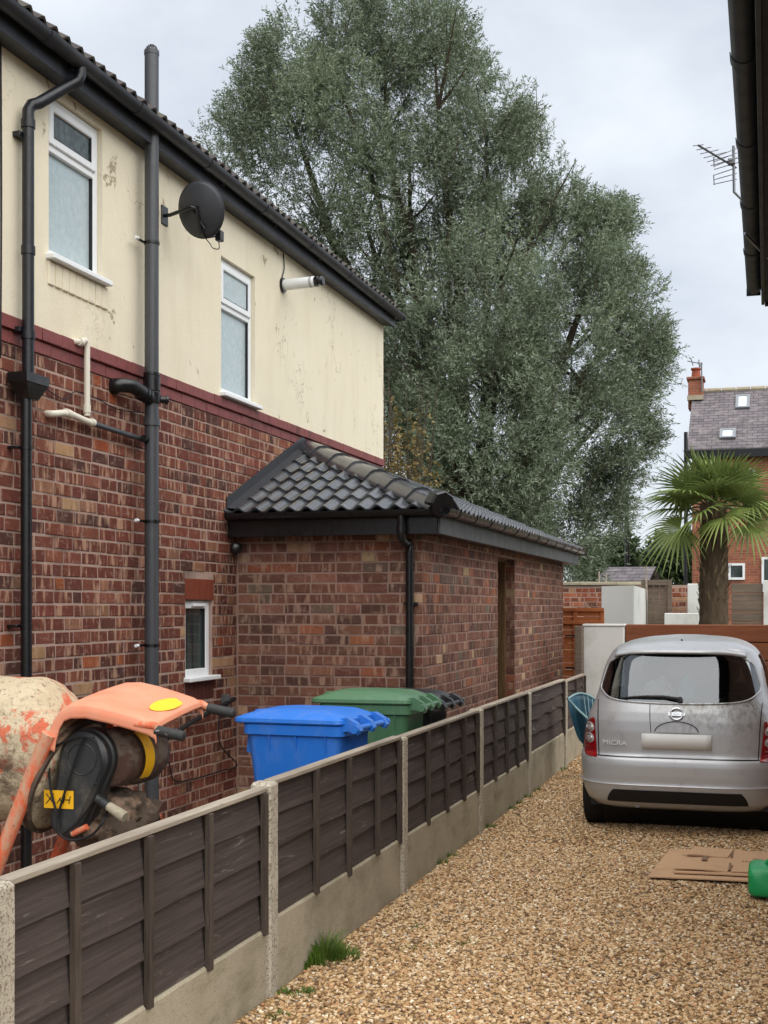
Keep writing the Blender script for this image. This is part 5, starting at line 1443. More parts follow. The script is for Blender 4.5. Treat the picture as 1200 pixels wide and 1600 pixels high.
# wheels
for wy, wz in WHEELS:
    for s_ in (-1, 1):
        m = MB().lathe([(-.085, .18), (-.085, .255), (-.07, .280), (-.03, .285), (.03, .285), (.07, .280), (.085, .255), (.085, .18)], (s_ * .675, wy, .275), (s_, 0, 0), 36)
        wh = cbuild(m, 'wheel', M_RUBBER)
        m = MB().lathe([(-.05, .05), (-.05, .17), (.05, .185), (.07, .18), (.055, .15), (.06, .05), (.07, .02)], (s_ * .675, wy, .275), (s_, 0, 0), 30); cbuild(m, 'rim', M_STEEL, wh)
    m = MB().lathe([(-.60, .30), (.60, .30)], (0, wy, .30), (1, 0, 0), 24); cbuild(m, 'arch_liner', M_TRIM)
# shopping in the back window
rb = random.Random(9)
def bag(c0, rx_, ry_, rz_, mat, label):
    bm = bmesh.new(); bmesh.ops.create_icosphere(bm, subdivisions=4, radius=1)
    for v in bm.verts:
        k = 1 + .22 * mnoise.noise(v.co * 2.1 + Vector(c0)) + .14 * abs(mnoise.noise(v.co * 5 + Vector(c0)))
        pk = 1 + .5 * max(0, v.co.z) * (1 if mnoise.noise(v.co * 3) > 0 else 0)
        v.co = CM @ Vector((c0[0] + v.co.x * rx_ * k, c0[1] + v.co.y * ry_ * k, c0[2] + v.co.z * rz_ * k * pk))
    tag(MB().frombm(bm).build('carrier_bag', mat, smooth=True, angle=30), label, 'bag')
t = NT('white_red_bag'); p = t.pos()
c = t.mix(t.step(t.noise(p, 14, 5, .7), .52, .58), C(214, 212, 208), C(196, 96, 92)); M_BAG1 = t.set(col=c, rough=.4)
M_BAG2 = plain('teal_white_bag', C(140, 206, 206), .4, .25, 16, .1)
bag((-.16, .36, 1.055), .13, .09, .10, M_BAG1, 'crumpled white and red carrier bag inside the rear window of the car')
bag((.06, .40, 1.06), .07, .07, .11, M_BAG2, 'pale teal carrier bag inside the rear window of the car')
# ================================================================== BEHIND THE CAR
rbk = random.Random(31)
# white pillar wall and grey post
YW = 15.7
a, b = onY(911, 975, YW), onY(975, 975, YW)
o = thing('white_wall', 'white rendered pier at the end of the drive behind the car', 'wall', (a.x, YW, 0))
MB().bbox(a.x, b.x, YW, YW + .3, -.05, a.z - .03, .01).build('wall', M_WHITEWALL, o)
MB().bbox(a.x - .008, b.x + .008, YW - .008, YW + .308, a.z - .029, a.z, .005).build('coping', M_WHITEWALL, o)
q0 = onY(905, 978, YW - .15)
tag(MB().bbox(q0.x - .05, q0.x + .04, YW - .2, YW - .1, -.05, q0.z, .008).build('timber_post', M_OLDTIMBER), 'grey weathered timber post beside the white rendered pier', 'post')
# sleeper retaining wall
o = thing('sleeper_wall', 'brown timber sleeper retaining wall behind the car roof', 'wall', (b.x, YW + .2, 0))
zt_s = onY(1090, 976, YW + .2).z
for k in range(7):
    z1 = zt_s - k * .215
    if z1 < .1: break
    MB().bbox(b.x + .005, 3.2, YW + .1 + rbk.uniform(-.006, .006), YW + .3, z1 - .207, z1, .008).build('sleeper', M_SLEEPER, o)
tag(MB().box(b.x - .2, 3.2, YW + .31, 26, -.2, zt_s - .12).build('raised_bed', M_GROUND), kind='structure')
# orange gate and slatted screen
YG = Y_EF + .35
gA, gB = onY(872, 950, YG), onY(944, 950, YG)
gt = thing('slatted_gate', 'orange stained timber gate with black hinges at the end of the extension', 'gate', (gA.x, YG, 0))
zt_g = gA.z
n = 17
for k in range(n):
    h_ = (zt_g - .1) / n
    MB().bbox(gA.x, gB.x, YG, YG + .018, .08 + k * h_, .08 + (k + 1) * h_ - .012, .002).build('slat', M_TEAKGATE, gt)
for x in (gA.x + .01, onY(896, 950, YG).x, gB.x - .05):
    MB().bbox(x, x + .05, YG - .03, YG - .001, .05, zt_g - .01, .004).build('stile', M_TEAKGATE, gt)
for py in (952, 972):
    z = onY(900, py, YG).z; MB().bbox(gA.x, gB.x, YG - .045, YG - .032, z - .03, z + .02, .004).build('rail', M_TEAKGATE, gt)
for py in (993, 1043):
    q = onY(884, py, YG); q1 = onY(899, py, YG); MB().bbox(q.x, q1.x, YG - .05, YG - .031, q.z - .012, q.z + .012, .003).build('hinge', M_BLACKPVC, gt)
# old brick wall with stone coping
YB = 21.5
x0, x1 = onY(850, 900, YB).x, onY(1076, 900, YB).x
zt_b = onY(900, 914, YB).z
bw = thing('garden_wall', 'old red brick garden wall with pale coping beyond the gate', 'wall', (x0, YB, 0))
core = MB().box(x0, x1, YB + .004, YB + .22, -.05, zt_b - .01).build('wall', M_MORT, bw)
PAL_W = [(C(150, 86, 66), 20), (C(132, 76, 62), 20), (C(168, 104, 80), 10), (C(176, 142, 118), 8), (C(110, 76, 66), 10)]
rw_ = lay(x0, x1, .3, .078, int((zt_b - .3) / .078), .225, [], rbk)
mass('brickwork', rw_, lambda u, z, n_: (u, YB - n_, z), PAL_W, M_BR_ALL, core, rbk)
k = 0; x = x0
while x < onY(1000, 900, YB).x:
    MB().bbox(x, min(x + .6, x1), YB - .04, YB + .26, zt_b - .005, zt_b + .05, .008).build('coping', M_CONC, bw); x += .605
# white garden box wall, its side running away
Yw = 18.9
a, b = onY(940, 916, Yw), onY(990, 914, Yw)
far = onX(1041, 930, b.x)
o = thing('white_garden_wall', 'white rendered garden wall with sloping top beyond the gate', 'wall', (a.x, Yw, 0))
MB().add([(a.x, Yw, 0), (b.x, Yw, 0), (b.x, far.y, 0), (a.x, far.y, 0), (a.x, Yw, a.z), (b.x, Yw, a.z + .01), (b.x, far.y, far.z), (a.x, far.y, far.z)],
         [(0, 1, 5, 4), (1, 2, 6, 5), (2, 3, 7, 6), (3, 0, 4, 7), (4, 5, 6, 7)]).build('wall', M_WHITEWALL, o)
a, b = onY(1038, 958, 20.5), onY(1092, 958, 20.5)
tag(MB().bbox(a.x, b.x, 20.5, 20.7, 0, a.z, .01).build('low_white_wall', M_WHITEWALL), 'low white rendered wall left of the palm trunk', 'wall')
a, b = onY(1074, 912, 21.0), onY(1096, 912, 21.0)
tag(MB().bbox(a.x, b.x, 21.0, 21.25, 0, a.z, .01).build('white_pier', M_WHITEWALL), 'tall narrow white pier directly left of the palm trunk', 'wall')
# grey timber garden gate
a, b = onY(1002, 906, 20.9), onY(1050, 906, 20.9)
o = thing('garden_gate', 'grey weathered timber gate in the far brick wall', 'gate', (a.x, 20.9, 0))
for k in range(5):
    w_ = (b.x - a.x) / 5; MB().bbox(a.x + k * w_ + .003, a.x + (k + 1) * w_ - .003, 20.9, 20.92, .3, a.z - .03, .002).build('board', M_OLDTIMBER, o)
for x in (a.x, b.x - .07): MB().bbox(x, x + .07, 20.86, 20.898, .2, a.z, .004).build('stile', M_OLDTIMBER, o)
MB().bbox(a.x + .071, b.x - .071, 20.86, 20.897, a.z - .09, a.z - .002, .004).build('rail', M_OLDTIMBER, o)
# brown timber screen right of the palm
a, b = onY(1143, 912, 21.2), onY(1192, 912, 21.2)
o = thing('timber_screen', 'brown horizontal board screen right of the palm trunk', 'fence', (a.x, 21.2, 0))
for k in range(9):
    z1 = a.z - k * .155
    if z1 > .4: MB().bbox(a.x, b.x, 21.2, 21.23, z1 - .148, z1, .004).build('board', M_OLDTIMBER, o)
MB().bbox(b.x + .01, b.x + .12, 21.15, 21.25, 0, a.z + .05, .006).build('post', M_WHITEWALL, o)
for (px, y0, y1, lab, D) in ((1010, 885, 912, 'short pale cane standing by the far gate', 20.8), (936, 893, 912, 'short pale cane standing above the brick wall coping', 21.6), (947, 896, 912, 'second pale cane on the brick wall, the shorter one', 21.6)):
    p0, p1 = onY(px, y1, D), onY(px, y0, D); tag(MB().tube([(p0.x, D, p0.z - .25), p1], .014, 8).build('garden_cane', M_CAPRAIL), lab, 'cane')

# ---- teal plastic garden chair tipped behind the car
t = NT('teal_plastic'); p = t.pos(); M_TEAL = t.set(col=t.mix(t.noise(p, 6, 4), C(30, 66, 84), C(46, 88, 106)), rough=.45, spec=.4)
M_TEALRIM = plain('pale_teal_edge', C(120, 150, 152), .5, .1)
cD = 12.6
ch = thing('garden_chair', 'teal plastic garden chair tipped against the fence beside the car', 'chair', onZ(905, 1190, .0))
ctl = [(887, 1092), (902, 1084), (918, 1086), (936, 1098), (950, 1116), (944, 1138), (930, 1134), (915, 1120), (900, 1106)]
rimp = [onD(px, py, cD + (0.25 if i in (1, 2, 3) else -.1 if i in (5, 6, 7) else .05)) for i, (px, py) in enumerate(ctl)]
loop = curve_pts(rimp + [rimp[0]], 5)
cen = sum(rimp, Vector()) / len(rimp)
deep = onD(926, 1168, cD + .05)
def shell(u, w):
    q = loop[int(round(u * (len(loop) - 1))) % (len(loop) - 1)]
    k = 1 - .45 * w ** 1.4
    return cen + (q - cen) * k + (deep - cen) * (1 - (1 - w) ** 1.5)
sh_ = MB().grid(shell, len(loop) - 1, 8, True); sh_.f.append(tuple(len(sh_.v) - (len(loop) - 1) + i for i in range(len(loop) - 1)))
so = sh_.build('shell', M_TEAL, ch, smooth=True, angle=70); solidify(so, .006, 0)
MB().tube(loop, .012, 8, caps=False).build('rim', M_TEALRIM, ch, smooth=True)
for k in range(7):
    i = 8 + k * 2; q = loop[i]; MB().tube([q, cen + (q - cen) * .72 + (deep - cen) * .55], .006, 5).build('slat', M_TEALRIM, ch)
for (dx, dy) in ((-.12, -.1), (.12, -.12), (-.1, .12), (.14, .1)):
    MB().tube([deep + Vector((dx * .6, dy * .6, .03)), Vector((deep.x + .22 + dx, deep.y + dy * 1.3, .02))], [.022, .016], 8).build('leg', M_TEAL, ch, smooth=True)

# ---- flattened cardboard and the green container
M_CARD = plain('corrugated_cardboard', C(192, 156, 122), .9, .06, 4, .15, 140, .15, dirt=C(156, 120, 90), dsc=3, dth=(.55, .8))
M_CARDEDGE = plain('cardboard_edge', C(116, 88, 66), .95, .2, 60, .3)
M_TAPE = plain('brown_parcel_tape', C(128, 98, 70), .4, .05)
c00, c10, c01 = onZ(1012, 1368, .03), onZ(1260, 1372, .03), onZ(1030, 1320, .03)
def sheet(name, x0, x1, y0, y1, z, label, par=None, sk=0.0, th=.007):
    m = MB(); nx, ny = 12, 6
    def fn(u, w): 
        return (x0 + (x1 - x0) * u + sk * w, y0 + (y1 - y0) * w, z + .004 * math.sin(u * 5 + y0 * 3) * (1 - w))
    return m.grid(fn, nx, ny)
cb = thing('flattened_cardboard', 'flattened brown cardboard box lying on the gravel behind the car', 'cardboard', (c00.x, c00.y, .02))
sk = .07
solidify(sheet('s', c00.x, c00.x + 1.05, c00.y, c00.y + .95, .030, '', sk=sk).build('bottom_sheet', M_CARD, cb), .008)
solidify(sheet('s', c00.x + .15, c00.x + 1.1, c00.y + .09, c00.y + .93, .046, '', sk=sk).build('middle_sheet', M_CARD, cb), .008)
solidify(sheet('s', c00.x + .14, c00.x + .47, c00.y + .14, c00.y + .36, .058, '', sk=.03).build('flap', M_CARD, cb), .007)
solidify(sheet('s', c00.x + .49, c00.x + 1.0, c00.y + .14, c00.y + .40, .060, '', sk=.03).build('flap', M_CARD, cb), .007)
solidify(sheet('s', c00.x + .20, c00.x + .46, c00.y + .62, c00.y + .9, .057, '', sk=.03).build('flap', M_CARD, cb), .007)
for (x, y, w_, d_) in ((.30, .47, .035, .16), (.475, .16, .014, .22), (.475, .62, .014, .27), (.17, .60, .10, .012), (.62, .50, .03, .10)):
    MB().box(c00.x + x, c00.x + x + w_, c00.y + y, c00.y + y + d_, .0615 if y < .4 else .053, .0635 if y < .4 else .0555).build('tape', M_TAPE, cb)
for k in range(9):
    x = c00.x + .55 + k * .022 + (.02 if k > 4 else 0); MB().box(x, x + .014, c00.y + .52, c00.y + .545, .0475, .0495).build('print', M_TAPE, cb)
# green tub
M_GREEN = plain('bright_green_plastic', C(20, 150, 84), .35, .08, 5, .05, 60, .5)
gc = onZ(1190, 1406, .02)
gj = thing('green_container', 'bright green plastic jerrycan lying on the cardboard at the right edge', 'container', (gc.x + .1, gc.y + .1, .02))
x0 = onZ(1169, 1398, .02).x
bm = bmesh.new(); bmesh.ops.create_cube(bm, size=1)
bmesh.ops.subdivide_edges(bm, edges=bm.edges[:], cuts=7, use_grid_fill=True)
for v in bm.verts:
    c_ = v.co * 2; n_ = Vector([math.copysign(abs(q) ** 1.0, q) for q in c_]); l6 = (abs(c_.x) ** 7 + abs(c_.y) ** 7 + abs(c_.z) ** 7) ** (1 / 7)
    w_ = c_ / max(l6, 1e-6) * max(abs(c_.x), abs(c_.y), abs(c_.z))
    dent = -.012 * math.exp(-((w_.x + w_.z * .8) / .25) ** 2) * (1 if w_.y < -.6 else 0) - .008 * max(0, 1 - abs(w_.x + .2) * 3) * (1 if w_.z > .7 else 0)
    v.co = Vector((x0 + .165 + w_.x * .165, gc.y + .13 + w_.y * (.115 + dent * 1.5), .02 + .092 + w_.z * (.090 + dent * .4) + .012 * w_.y * (w_.z + 1) * .5))
MB().frombm(bm).build('body', M_GREEN, gj, smooth=True, angle=60)
MB().tube(curve_pts([(x0 + .10, gc.y + .13, .195), (x0 + .12, gc.y + .13, .225), (x0 + .20, gc.y + .13, .228), (x0 + .24, gc.y + .13, .195)], 5), .011, 8).build('handle', M_GREEN, gj, smooth=True)
MB().lathe([(0, .026), (.03, .026)], (x0 + .27, gc.y + .13, .195), (0, 0, 1), 16).build('cap', M_TRIM, gj, smooth=True)

# ================================================================== NEIGHBOUR'S EAVES, top right
ZN = 4.15
XN = -(ZN - H) * 0.0632 * CS + .045
YN_end = onZ(1172, 470, ZN - .06).y
nb = thing('neighbour_house', 'neighbouring house on the right, only its dark eaves and gutter in view', 'house', (.5, 5, 0))
M_NWALL = plain('neighbour_wall', C(150, 120, 104), .9, .15, 3, .4, 60, .15)
MB().box(.50, 5.0, 4.6, YN_end - .35, -.1, ZN + .1).build('wall', M_NWALL, nb)
MB().box(XN + .06, .52, 4.6, YN_end - .04, ZN - .085, ZN - .07).build('soffit', M_SOFFIT_G, nb)
MB().bbox(XN + .055, XN + .08, 4.6, YN_end, ZN - .10, ZN + .10, .003).build('fascia', M_GUTTER_G, nb)
MB().bbox(XN + .081, .9, YN_end - .028, YN_end - .002, ZN - .115, ZN + .10, .003).build('fascia', M_GUTTER_G, nb)
g_ = half_round(MB(), (XN, 4.6, ZN + .045), (XN, YN_end + .03, ZN + .045), .056).build('gutter', M_GUTTER_G, nb, smooth=True)
for y in (5.1, 6.0, 7.1, 8.2, 9.3):
    if y < YN_end: half_round(MB(), (XN, y, ZN + .047), (XN, y + .09, ZN + .047), .063, .005).build('union', M_GUTTER_G, g_, smooth=True)
MB().box(XN - .058, XN + .05, YN_end + .0305, YN_end + .036, ZN - .015, ZN + .047).build('stop_end', M_GUTTER_G, g_)
MB().add([(XN, 4.6, ZN + .10), (XN, YN_end + .05, ZN + .10), (3.2, YN_end + .05 , 6.6), (3.2, 4.6, 6.6), (6.4, YN_end + .05, ZN + .10), (6.4, 4.6, ZN + .10)], [(0, 1, 2, 3), (3, 2, 4, 5)]).build('roof', M_OLDTILE, nb)
MB().add([(.5, YN_end - .36, ZN), (5.9, YN_end - .36, ZN), (3.2, YN_end - .36, 6.5)], [(0, 1, 2)]).build('gable_wall', M_NWALL, nb)
# steel tie across the soffit
e0, e1 = onZ(1163, 365, ZN - .03), onZ(1215, 418, ZN - .10)
tag(MB().tube([e0, e1], .010, 8).build('gutter_stay', M_STEEL), 'thin steel stay rod running under the dark eaves at top right', 'rod')
# television aerial
dA = YN_end * CS + .9
ae = thing('television_aerial', 'grey television aerial with reflector bars beside the dark eaves', 'aerial', onD(1147, 290, dA))
P = lambda px, py, dd=0: onD(px, py, dA + dd)
M_ALU = plain('grey_aluminium', C(110, 112, 116), .45, .15, 20, 0, 60, .5, metal=.6)
MB().tube([P(1146, 228), P(1147, 300), P(1165, 318), P(1230, 322)], .012, 8).build('mast', M_ALU, ae, smooth=True)
MB().tube([P(1091, 227, -.35), P(1150, 262, .1)], .009, 6).build('boom', M_ALU, ae)
for k in range(7):
    f = k / 7; q = P(1091, 227, -.35).lerp(P(1150, 262, .1), f); L_ = .045 + .018 * k
    MB().tube([q + Vector((-L_ * .9, -.03, -.25 * L_)), q + Vector((L_ * .9, .03, .25 * L_))], .0042, 5).build('element', M_ALU, ae)
for (ya, yb, yc, yd) in ((246, 260, 232, 246), (274, 288, 262, 280)):
    for k in range(3):
        f = k / 2; MB().tube([P(1115, ya + (yb - ya) * f, -.1), P(1151, yc + (yd - yc) * f, .12)], .0042, 5).build('reflector_bar', M_ALU, ae)
    MB().tube([P(1115, ya - 1, -.1), P(1116, yb + 1, -.1)], .0045, 5).build('reflector_bar', M_ALU, ae)
MB().bbox(*(lambda c_: (c_.x - .03, c_.x + .03, c_.y - .03, c_.y + .03, c_.z - .03, c_.z + .02))(P(1143, 252)), .006).build('junction_box', M_ALU, ae)

# ================================================================== FAR HOUSE
YH2 = 40.0
t = NT('far_brickwork'); p = t.pos()
br = t.n.new('ShaderNodeTexBrick'); t.l.new(t.scale(t.n.new('ShaderNodeMapping').outputs[0], (1, 1, 1)), br.inputs['Vector']) if False else None
cmb = t.n.new('ShaderNodeCombineXYZ'); sp3 = t.n.new('ShaderNodeSeparateXYZ'); t.l.new(p, sp3.inputs[0])
t.l.new(t.math('ADD', sp3.outputs['X'], sp3.outputs['Y']), cmb.inputs['X']); t.l.new(sp3.outputs['Z'], cmb.inputs['Y'])
t.l.new(cmb.outputs[0], br.inputs['Vector'])
br.inputs['Color1'].default_value = C(160, 98, 76); br.inputs['Color2'].default_value = C(132, 80, 64); br.inputs['Mortar'].default_value = C(150, 120, 100)
br.inputs['Scale'].default_value = 1.0; br.inputs['Brick Width'].default_value = .23; br.inputs['Row Height'].default_value = .08; br.inputs['Mortar Size'].default_value = .008
c = t.mix(t.math('MULTIPLY', t.step(t.noise(p, 1.2, 6, .65), .45, .7), .5), br.outputs['Color'], C(110, 74, 62))
M_FBRICK = t.set(col=c, rough=.9, spec=.1)
t = NT('grey_slate'); p = t.pos()
br = t.n.new('ShaderNodeTexBrick'); cmb = t.n.new('ShaderNodeCombineXYZ'); sp3 = t.n.new('ShaderNodeSeparateXYZ'); t.l.new(p, sp3.inputs[0])
t.l.new(sp3.outputs['X'], cmb.inputs['X']); t.l.new(sp3.outputs['Z'], cmb.inputs['Y']); t.l.new(cmb.outputs[0], br.inputs['Vector'])
br.inputs['Color1'].default_value = C(112, 104, 108); br.inputs['Color2'].default_value = C(88, 82, 86); br.inputs['Mortar'].default_value = C(52, 48, 50)
br.inputs['Scale'].default_value = 1.0; br.inputs['Brick Width'].default_value = .30; br.inputs['Row Height'].default_value = .105; br.inputs['Mortar Size'].default_value = .010
c = t.mix(t.math('MULTIPLY', t.step(t.noise(p, 2.4, 7, .7), .5, .66), .55), br.outputs['Color'], C(142, 134, 132))
M_SLATE = t.set(col=c, rough=.7, spec=.3)
eL, eR = onY(1073, 703, YH2), onY(1330, 703, YH2)
rdL = onY(1079, 612, YH2 + 3.2)
fh = thing('terraced_house', 'red brick house with slate roof and two skylights behind the palm', 'house', (eL.x, YH2, 0))
MB().box(eL.x + .15, eR.x, YH2 + .2, YH2 + 6.6, -.1, eL.z - .05).build('wall', M_FBRICK, fh)
ZR2 = rdL.z
MB().add([(eL.x + .15, YH2 + .2, eL.z - .06), (eL.x + .15, YH2 + 6.4, eL.z - .06), (eL.x + .15, YH2 + 3.3, ZR2 - .05)], [(0, 1, 2)]).build('gable_wall', M_FBRICK, fh)
r2 = MB().add([(eL.x, YH2, eL.z), (eR.x, YH2, eL.z), (eR.x, YH2 + 3.3, ZR2), (eL.x, YH2 + 3.3, ZR2), (eR.x, YH2 + 6.6, eL.z), (eL.x, YH2 + 6.6, eL.z)], [(0, 1, 2, 3), (3, 2, 4, 5)]).build('roof', M_SLATE, fh)
solidify(r2, .06)
MB().bbox(eL.x - .02, eR.x, YH2 - .06, YH2 + .02, eL.z - .28, eL.z - .02, .01).build('gutter', M_BLACKPVC, fh)
MB().tube([(eL.x - .03, YH2 + .05, eL.z + .55), (eL.x - .03, YH2 + .05, 0)], .06, 10).build('downpipe', M_BLACKPVC, fh, smooth=True)
x = eL.x
while x < eR.x:
    MB().tube([(x, YH2 + 3.3, ZR2 + .01), (x + .44, YH2 + 3.3, ZR2 + .01)], .09, 8).build('ridge_tile', M_CONC, r2, smooth=True); x += .46
def roof_pt(px, py):
    # point of the front slope seen at this pixel
    n_ = Vector((0, -(ZR2 - eL.z), 3.3)).normalized(); r_ = ray(px, py); k = (Vector((eL.x, YH2, eL.z)) - Vector((0, 0, H))).dot(n_) / r_.dot(n_)
    return Vector((0, 0, H)) + r_ * k, n_
M_SKYL = plain('skylight_glass', C(206, 214, 220), .08, .03, 5, 0, 60, .7)
for (pa, pb) in (((1149, 640), (1172, 619)), ((1124, 687), (1150, 672))):
    A_, n_ = roof_pt(*pa); B_, _ = roof_pt(*pb)
    dv = Vector((0, 3.3, ZR2 - eL.z)).normalized(); w_ = B_.x - A_.x; l_ = (B_ - A_).dot(dv)
    f_ = MB()
    for (a0, a1, b0, b1) in ((0, w_, 0, .09), (0, w_, l_ - .09, l_), (0, .09, .09, l_ - .09), (w_ - .09, w_, .09, l_ - .09)):
        q = [A_ + Vector((a, 0, 0)) + dv * b + n_ * h for h in (.0, .08) for a, b in ((a0, b0), (a1, b0), (a1, b1), (a0, b1))]
        f_.add(q, [(0, 1, 2, 3), (4, 5, 6, 7), (0, 1, 5, 4), (1, 2, 6, 5), (2, 3, 7, 6), (3, 0, 4, 7)])
    sk_ = f_.build('skylight', M_STEEL, fh)
    MB().add([A_ + Vector((a, 0, 0)) + dv * b + n_ * .06 for a, b in ((.09, .09), (w_ - .09, .09), (w_ - .09, l_ - .09), (.09, l_ - .09))], [(0, 1, 2, 3)]).build('pane', M_SKYL, sk_)
# chimney
c0_, c1_ = onY(1076, 618, YH2 + 3.2), onY(1099, 595, YH2 + 3.2)
chm = MB().bbox(c0_.x, c1_.x, YH2 + 2.9, YH2 + 3.6, ZR2 - .6, c1_.z, .02).bbox(c0_.x - .05, c1_.x + .05, YH2 + 2.85, YH2 + 3.65, c1_.z + .001, c1_.z + .1, .02).build('chimney', M_FBRICK, fh)
MB().lathe([(0, .16), (.25, .13), (.28, .17), (.33, .17)], ((c0_.x + c1_.x) / 2, YH2 + 3.25, c1_.z + .1), (0, 0, 1), 14).build('chimney_pot', M_CLAY, chm, smooth=True)
MB().box(c0_.x - .02, c1_.x + .02, YH2 + 2.7, YH2 + 2.89, ZR2 - .35, ZR2 - .2).build('flashing', M_CONC, chm)
for (pa, pb) in (((1150, 752), (1180, 732)), ((1138, 906), (1164, 880)), ((1190, 925), (1230, 870))):
    A_, B_ = onY(*pa, YH2 + .2), onY(*pb, YH2 + .2); m = MB(); fr_ = .07
    for (x0, x1, z0, z1) in ((A_.x, B_.x, A_.z, A_.z + fr_), (A_.x, B_.x, B_.z - fr_, B_.z), (A_.x, A_.x + fr_, A_.z + fr_, B_.z - fr_), (B_.x - fr_, B_.x, A_.z + fr_, B_.z - fr_)):
        m.box(x0, x1, YH2 + .14, YH2 + .22, z0, z1)
    wd = m.build('window', M_UPVC, fh); MB().box(A_.x + fr_, B_.x - fr_, YH2 + .17, YH2 + .215, A_.z + fr_, B_.z - fr_).build('pane', M_GLASS, wd)
ad = thing('chimney_aerial', 'thin television aerial on the chimney of the far house', 'aerial', (c1_.x, YH2 + 2.8, ZR2))
q0, q1 = onY(1097, 612, YH2 + 2.8), onY(1096, 566, YH2 + 2.8)
MB().tube([q0, q1], .025, 6).build('mast', M_ALU, ad)
for (pa, pb) in (((1074, 564), (1098, 569)), ((1090, 566), (1097, 575)), ((1080, 561), (1083, 571)), ((1092, 562), (1093, 574))):
    MB().tube([onY(*pa, YH2 + 2.8), onY(*pb, YH2 + 2.8)], .018, 5).build('element', M_ALU, ad)
# street lamp and a distant shed roof
YL = 42
sl = thing('street_lamp', 'dark street lamp column beside the big tree, far beyond the gate', 'street lamp', onY(979, 930, YL))
b0 = onY(979, 772, YL); bb = onY(981, 940, YL)
MB().tube([(bb.x, YL, 0), (b0.x, YL, b0.z)], [.11, .06], 10).build('column', M_BLACKPVC, sl, smooth=True)
MB().tube(curve_pts([b0, onY(972, 766, YL), onY(945, 765, YL)], 5), .035, 8).build('arm', M_BLACKPVC, sl, smooth=True)
h0, h1 = onY(922, 766, YL), onY(946, 764, YL)
MB().lathe([(0, .03), (.08, .09), (.4, .11), (h1.x - h0.x, .05)], h0, h1 - h0, 12).build('lamp_head', M_ALU, sl, smooth=True)
a, b = onY(944, 905, 36), onY(1004, 905, 36)
o = thing('distant_building', 'small grey distant building just above the brick wall, left of the lamp column', 'building', (a.x, 36, 0))
MB().box(a.x, b.x, 36, 40, 0, a.z - .05).build('wall', M_WHITEWALL, o)
rz = onY(960, 886, 38).z
MB().add([(a.x - .2, 35.8, a.z - .05), (b.x + .2, 35.8, a.z - .05), (b.x + .2, 38, rz), (a.x - .2, 38, rz), (b.x + .2, 40.2, a.z - .05), (a.x - .2, 40.2, a.z - .05)], [(0, 1, 2, 3), (3, 2, 4, 5)]).build('roof', M_SLATE, o)
# ================================================================== TREES AND PLANTS
def leaf_mat(name, ca, cb, back, rough=.55):
    t = NT(name)
    at = t.n.new('ShaderNodeAttribute'); at.attribute_name = 'tone'
    c = t.mix(at.outputs['Fac'], ca, cb)
    g = t.n.new('ShaderNodeNewGeometry')
    c = t.mix(t.math('MULTIPLY', g.outputs['Backfacing'], 0.7), c, back)
    t.set(col=c, rough=rough, spec=.35)
    tl = t.n.new('ShaderNodeBsdfTranslucent'); t.l.new(c, tl.inputs['Color'])
    mx = t.n.new('ShaderNodeMixShader'); mx.inputs[0].default_value = .22
    t.l.new(t.b.outputs[0], mx.inputs[1]); t.l.new(tl.outputs[0], mx.inputs[2]); t.l.new(mx.outputs[0], t.out.inputs['Surface'])
    return t.m
def unit(a): return a / np.maximum(np.linalg.norm(a, axis=1, keepdims=True), 1e-9)
def leaf_cloud(name, pos, dirs, mat, parent, k=12, twig=.36, ln=(.085, .13), wd=.022, droop=.25, spread=.9, tone=None, g=rng):
    """twigs at pos pointing along dirs, each with k narrow leaves; one mesh"""
    N = len(pos)
    tpar = np.linspace(.08, 1, k)
    base = pos[:, None, :] + dirs[:, None, :] * (tpar[None, :, None] * twig)
    base[:, :, 2] -= droop * twig * (tpar ** 2)[None, :]
    r = g.normal(size=(N, k, 3)); d = unit((dirs[:, None, :] * .75 + r * spread * .55).reshape(-1, 3)); d[:, 2] -= droop; d = unit(d)
    b = base.reshape(-1, 3); M = len(b)
    s = unit(np.cross(d, g.normal(size=(M, 3))))
    L = g.uniform(ln[0], ln[1], (M, 1)); W = L * (wd / ((ln[0] + ln[1]) / 2)) * g.uniform(.8, 1.2, (M, 1))
    nrm = np.cross(d, s)
    v = np.stack([b, b + d * L * .45 + s * W * .5 + nrm * L * .03, b + d * L - nrm * L * .06, b + d * L * .45 - s * W * .5 + nrm * L * .03], 1).reshape(-1, 3)
    off = np.array(OFF[parent.name]) if parent else 0
    me = bpy.data.meshes.new(name)
    me.vertices.add(M * 4); me.vertices.foreach_set('co', (v - off).astype(np.float32).ravel())
    me.loops.add(M * 4); me.loops.foreach_set('vertex_index', np.arange(M * 4, dtype=np.int32))
    me.polygons.add(M); me.polygons.foreach_set('loop_start', np.arange(0, M * 4, 4, dtype=np.int32)); me.polygons.foreach_set('loop_total', np.full(M, 4, dtype=np.int32))
    me.update(calc_edges=True)
    tn = (np.repeat(tone if tone is not None else g.uniform(0, 1, N), k) * .7 + g.uniform(0, .3, M))
    at = me.attributes.new('tone', 'FLOAT', 'POINT'); at.data.foreach_set('value', np.repeat(tn, 4).astype(np.float32))
    me.materials.append(mat)
    o = bpy.data.objects.new(name, me); COL.objects.link(o)
    if parent: o.parent = parent
    return o
M_BARK = plain('grey_brown_bark', C(74, 66, 56), .9, .3, 6, .8, 18, .15)
M_WILLOW = leaf_mat('willow_leaf', C(50, 64, 42), C(120, 135, 102), C(148, 159, 138))
D0 = 30.0
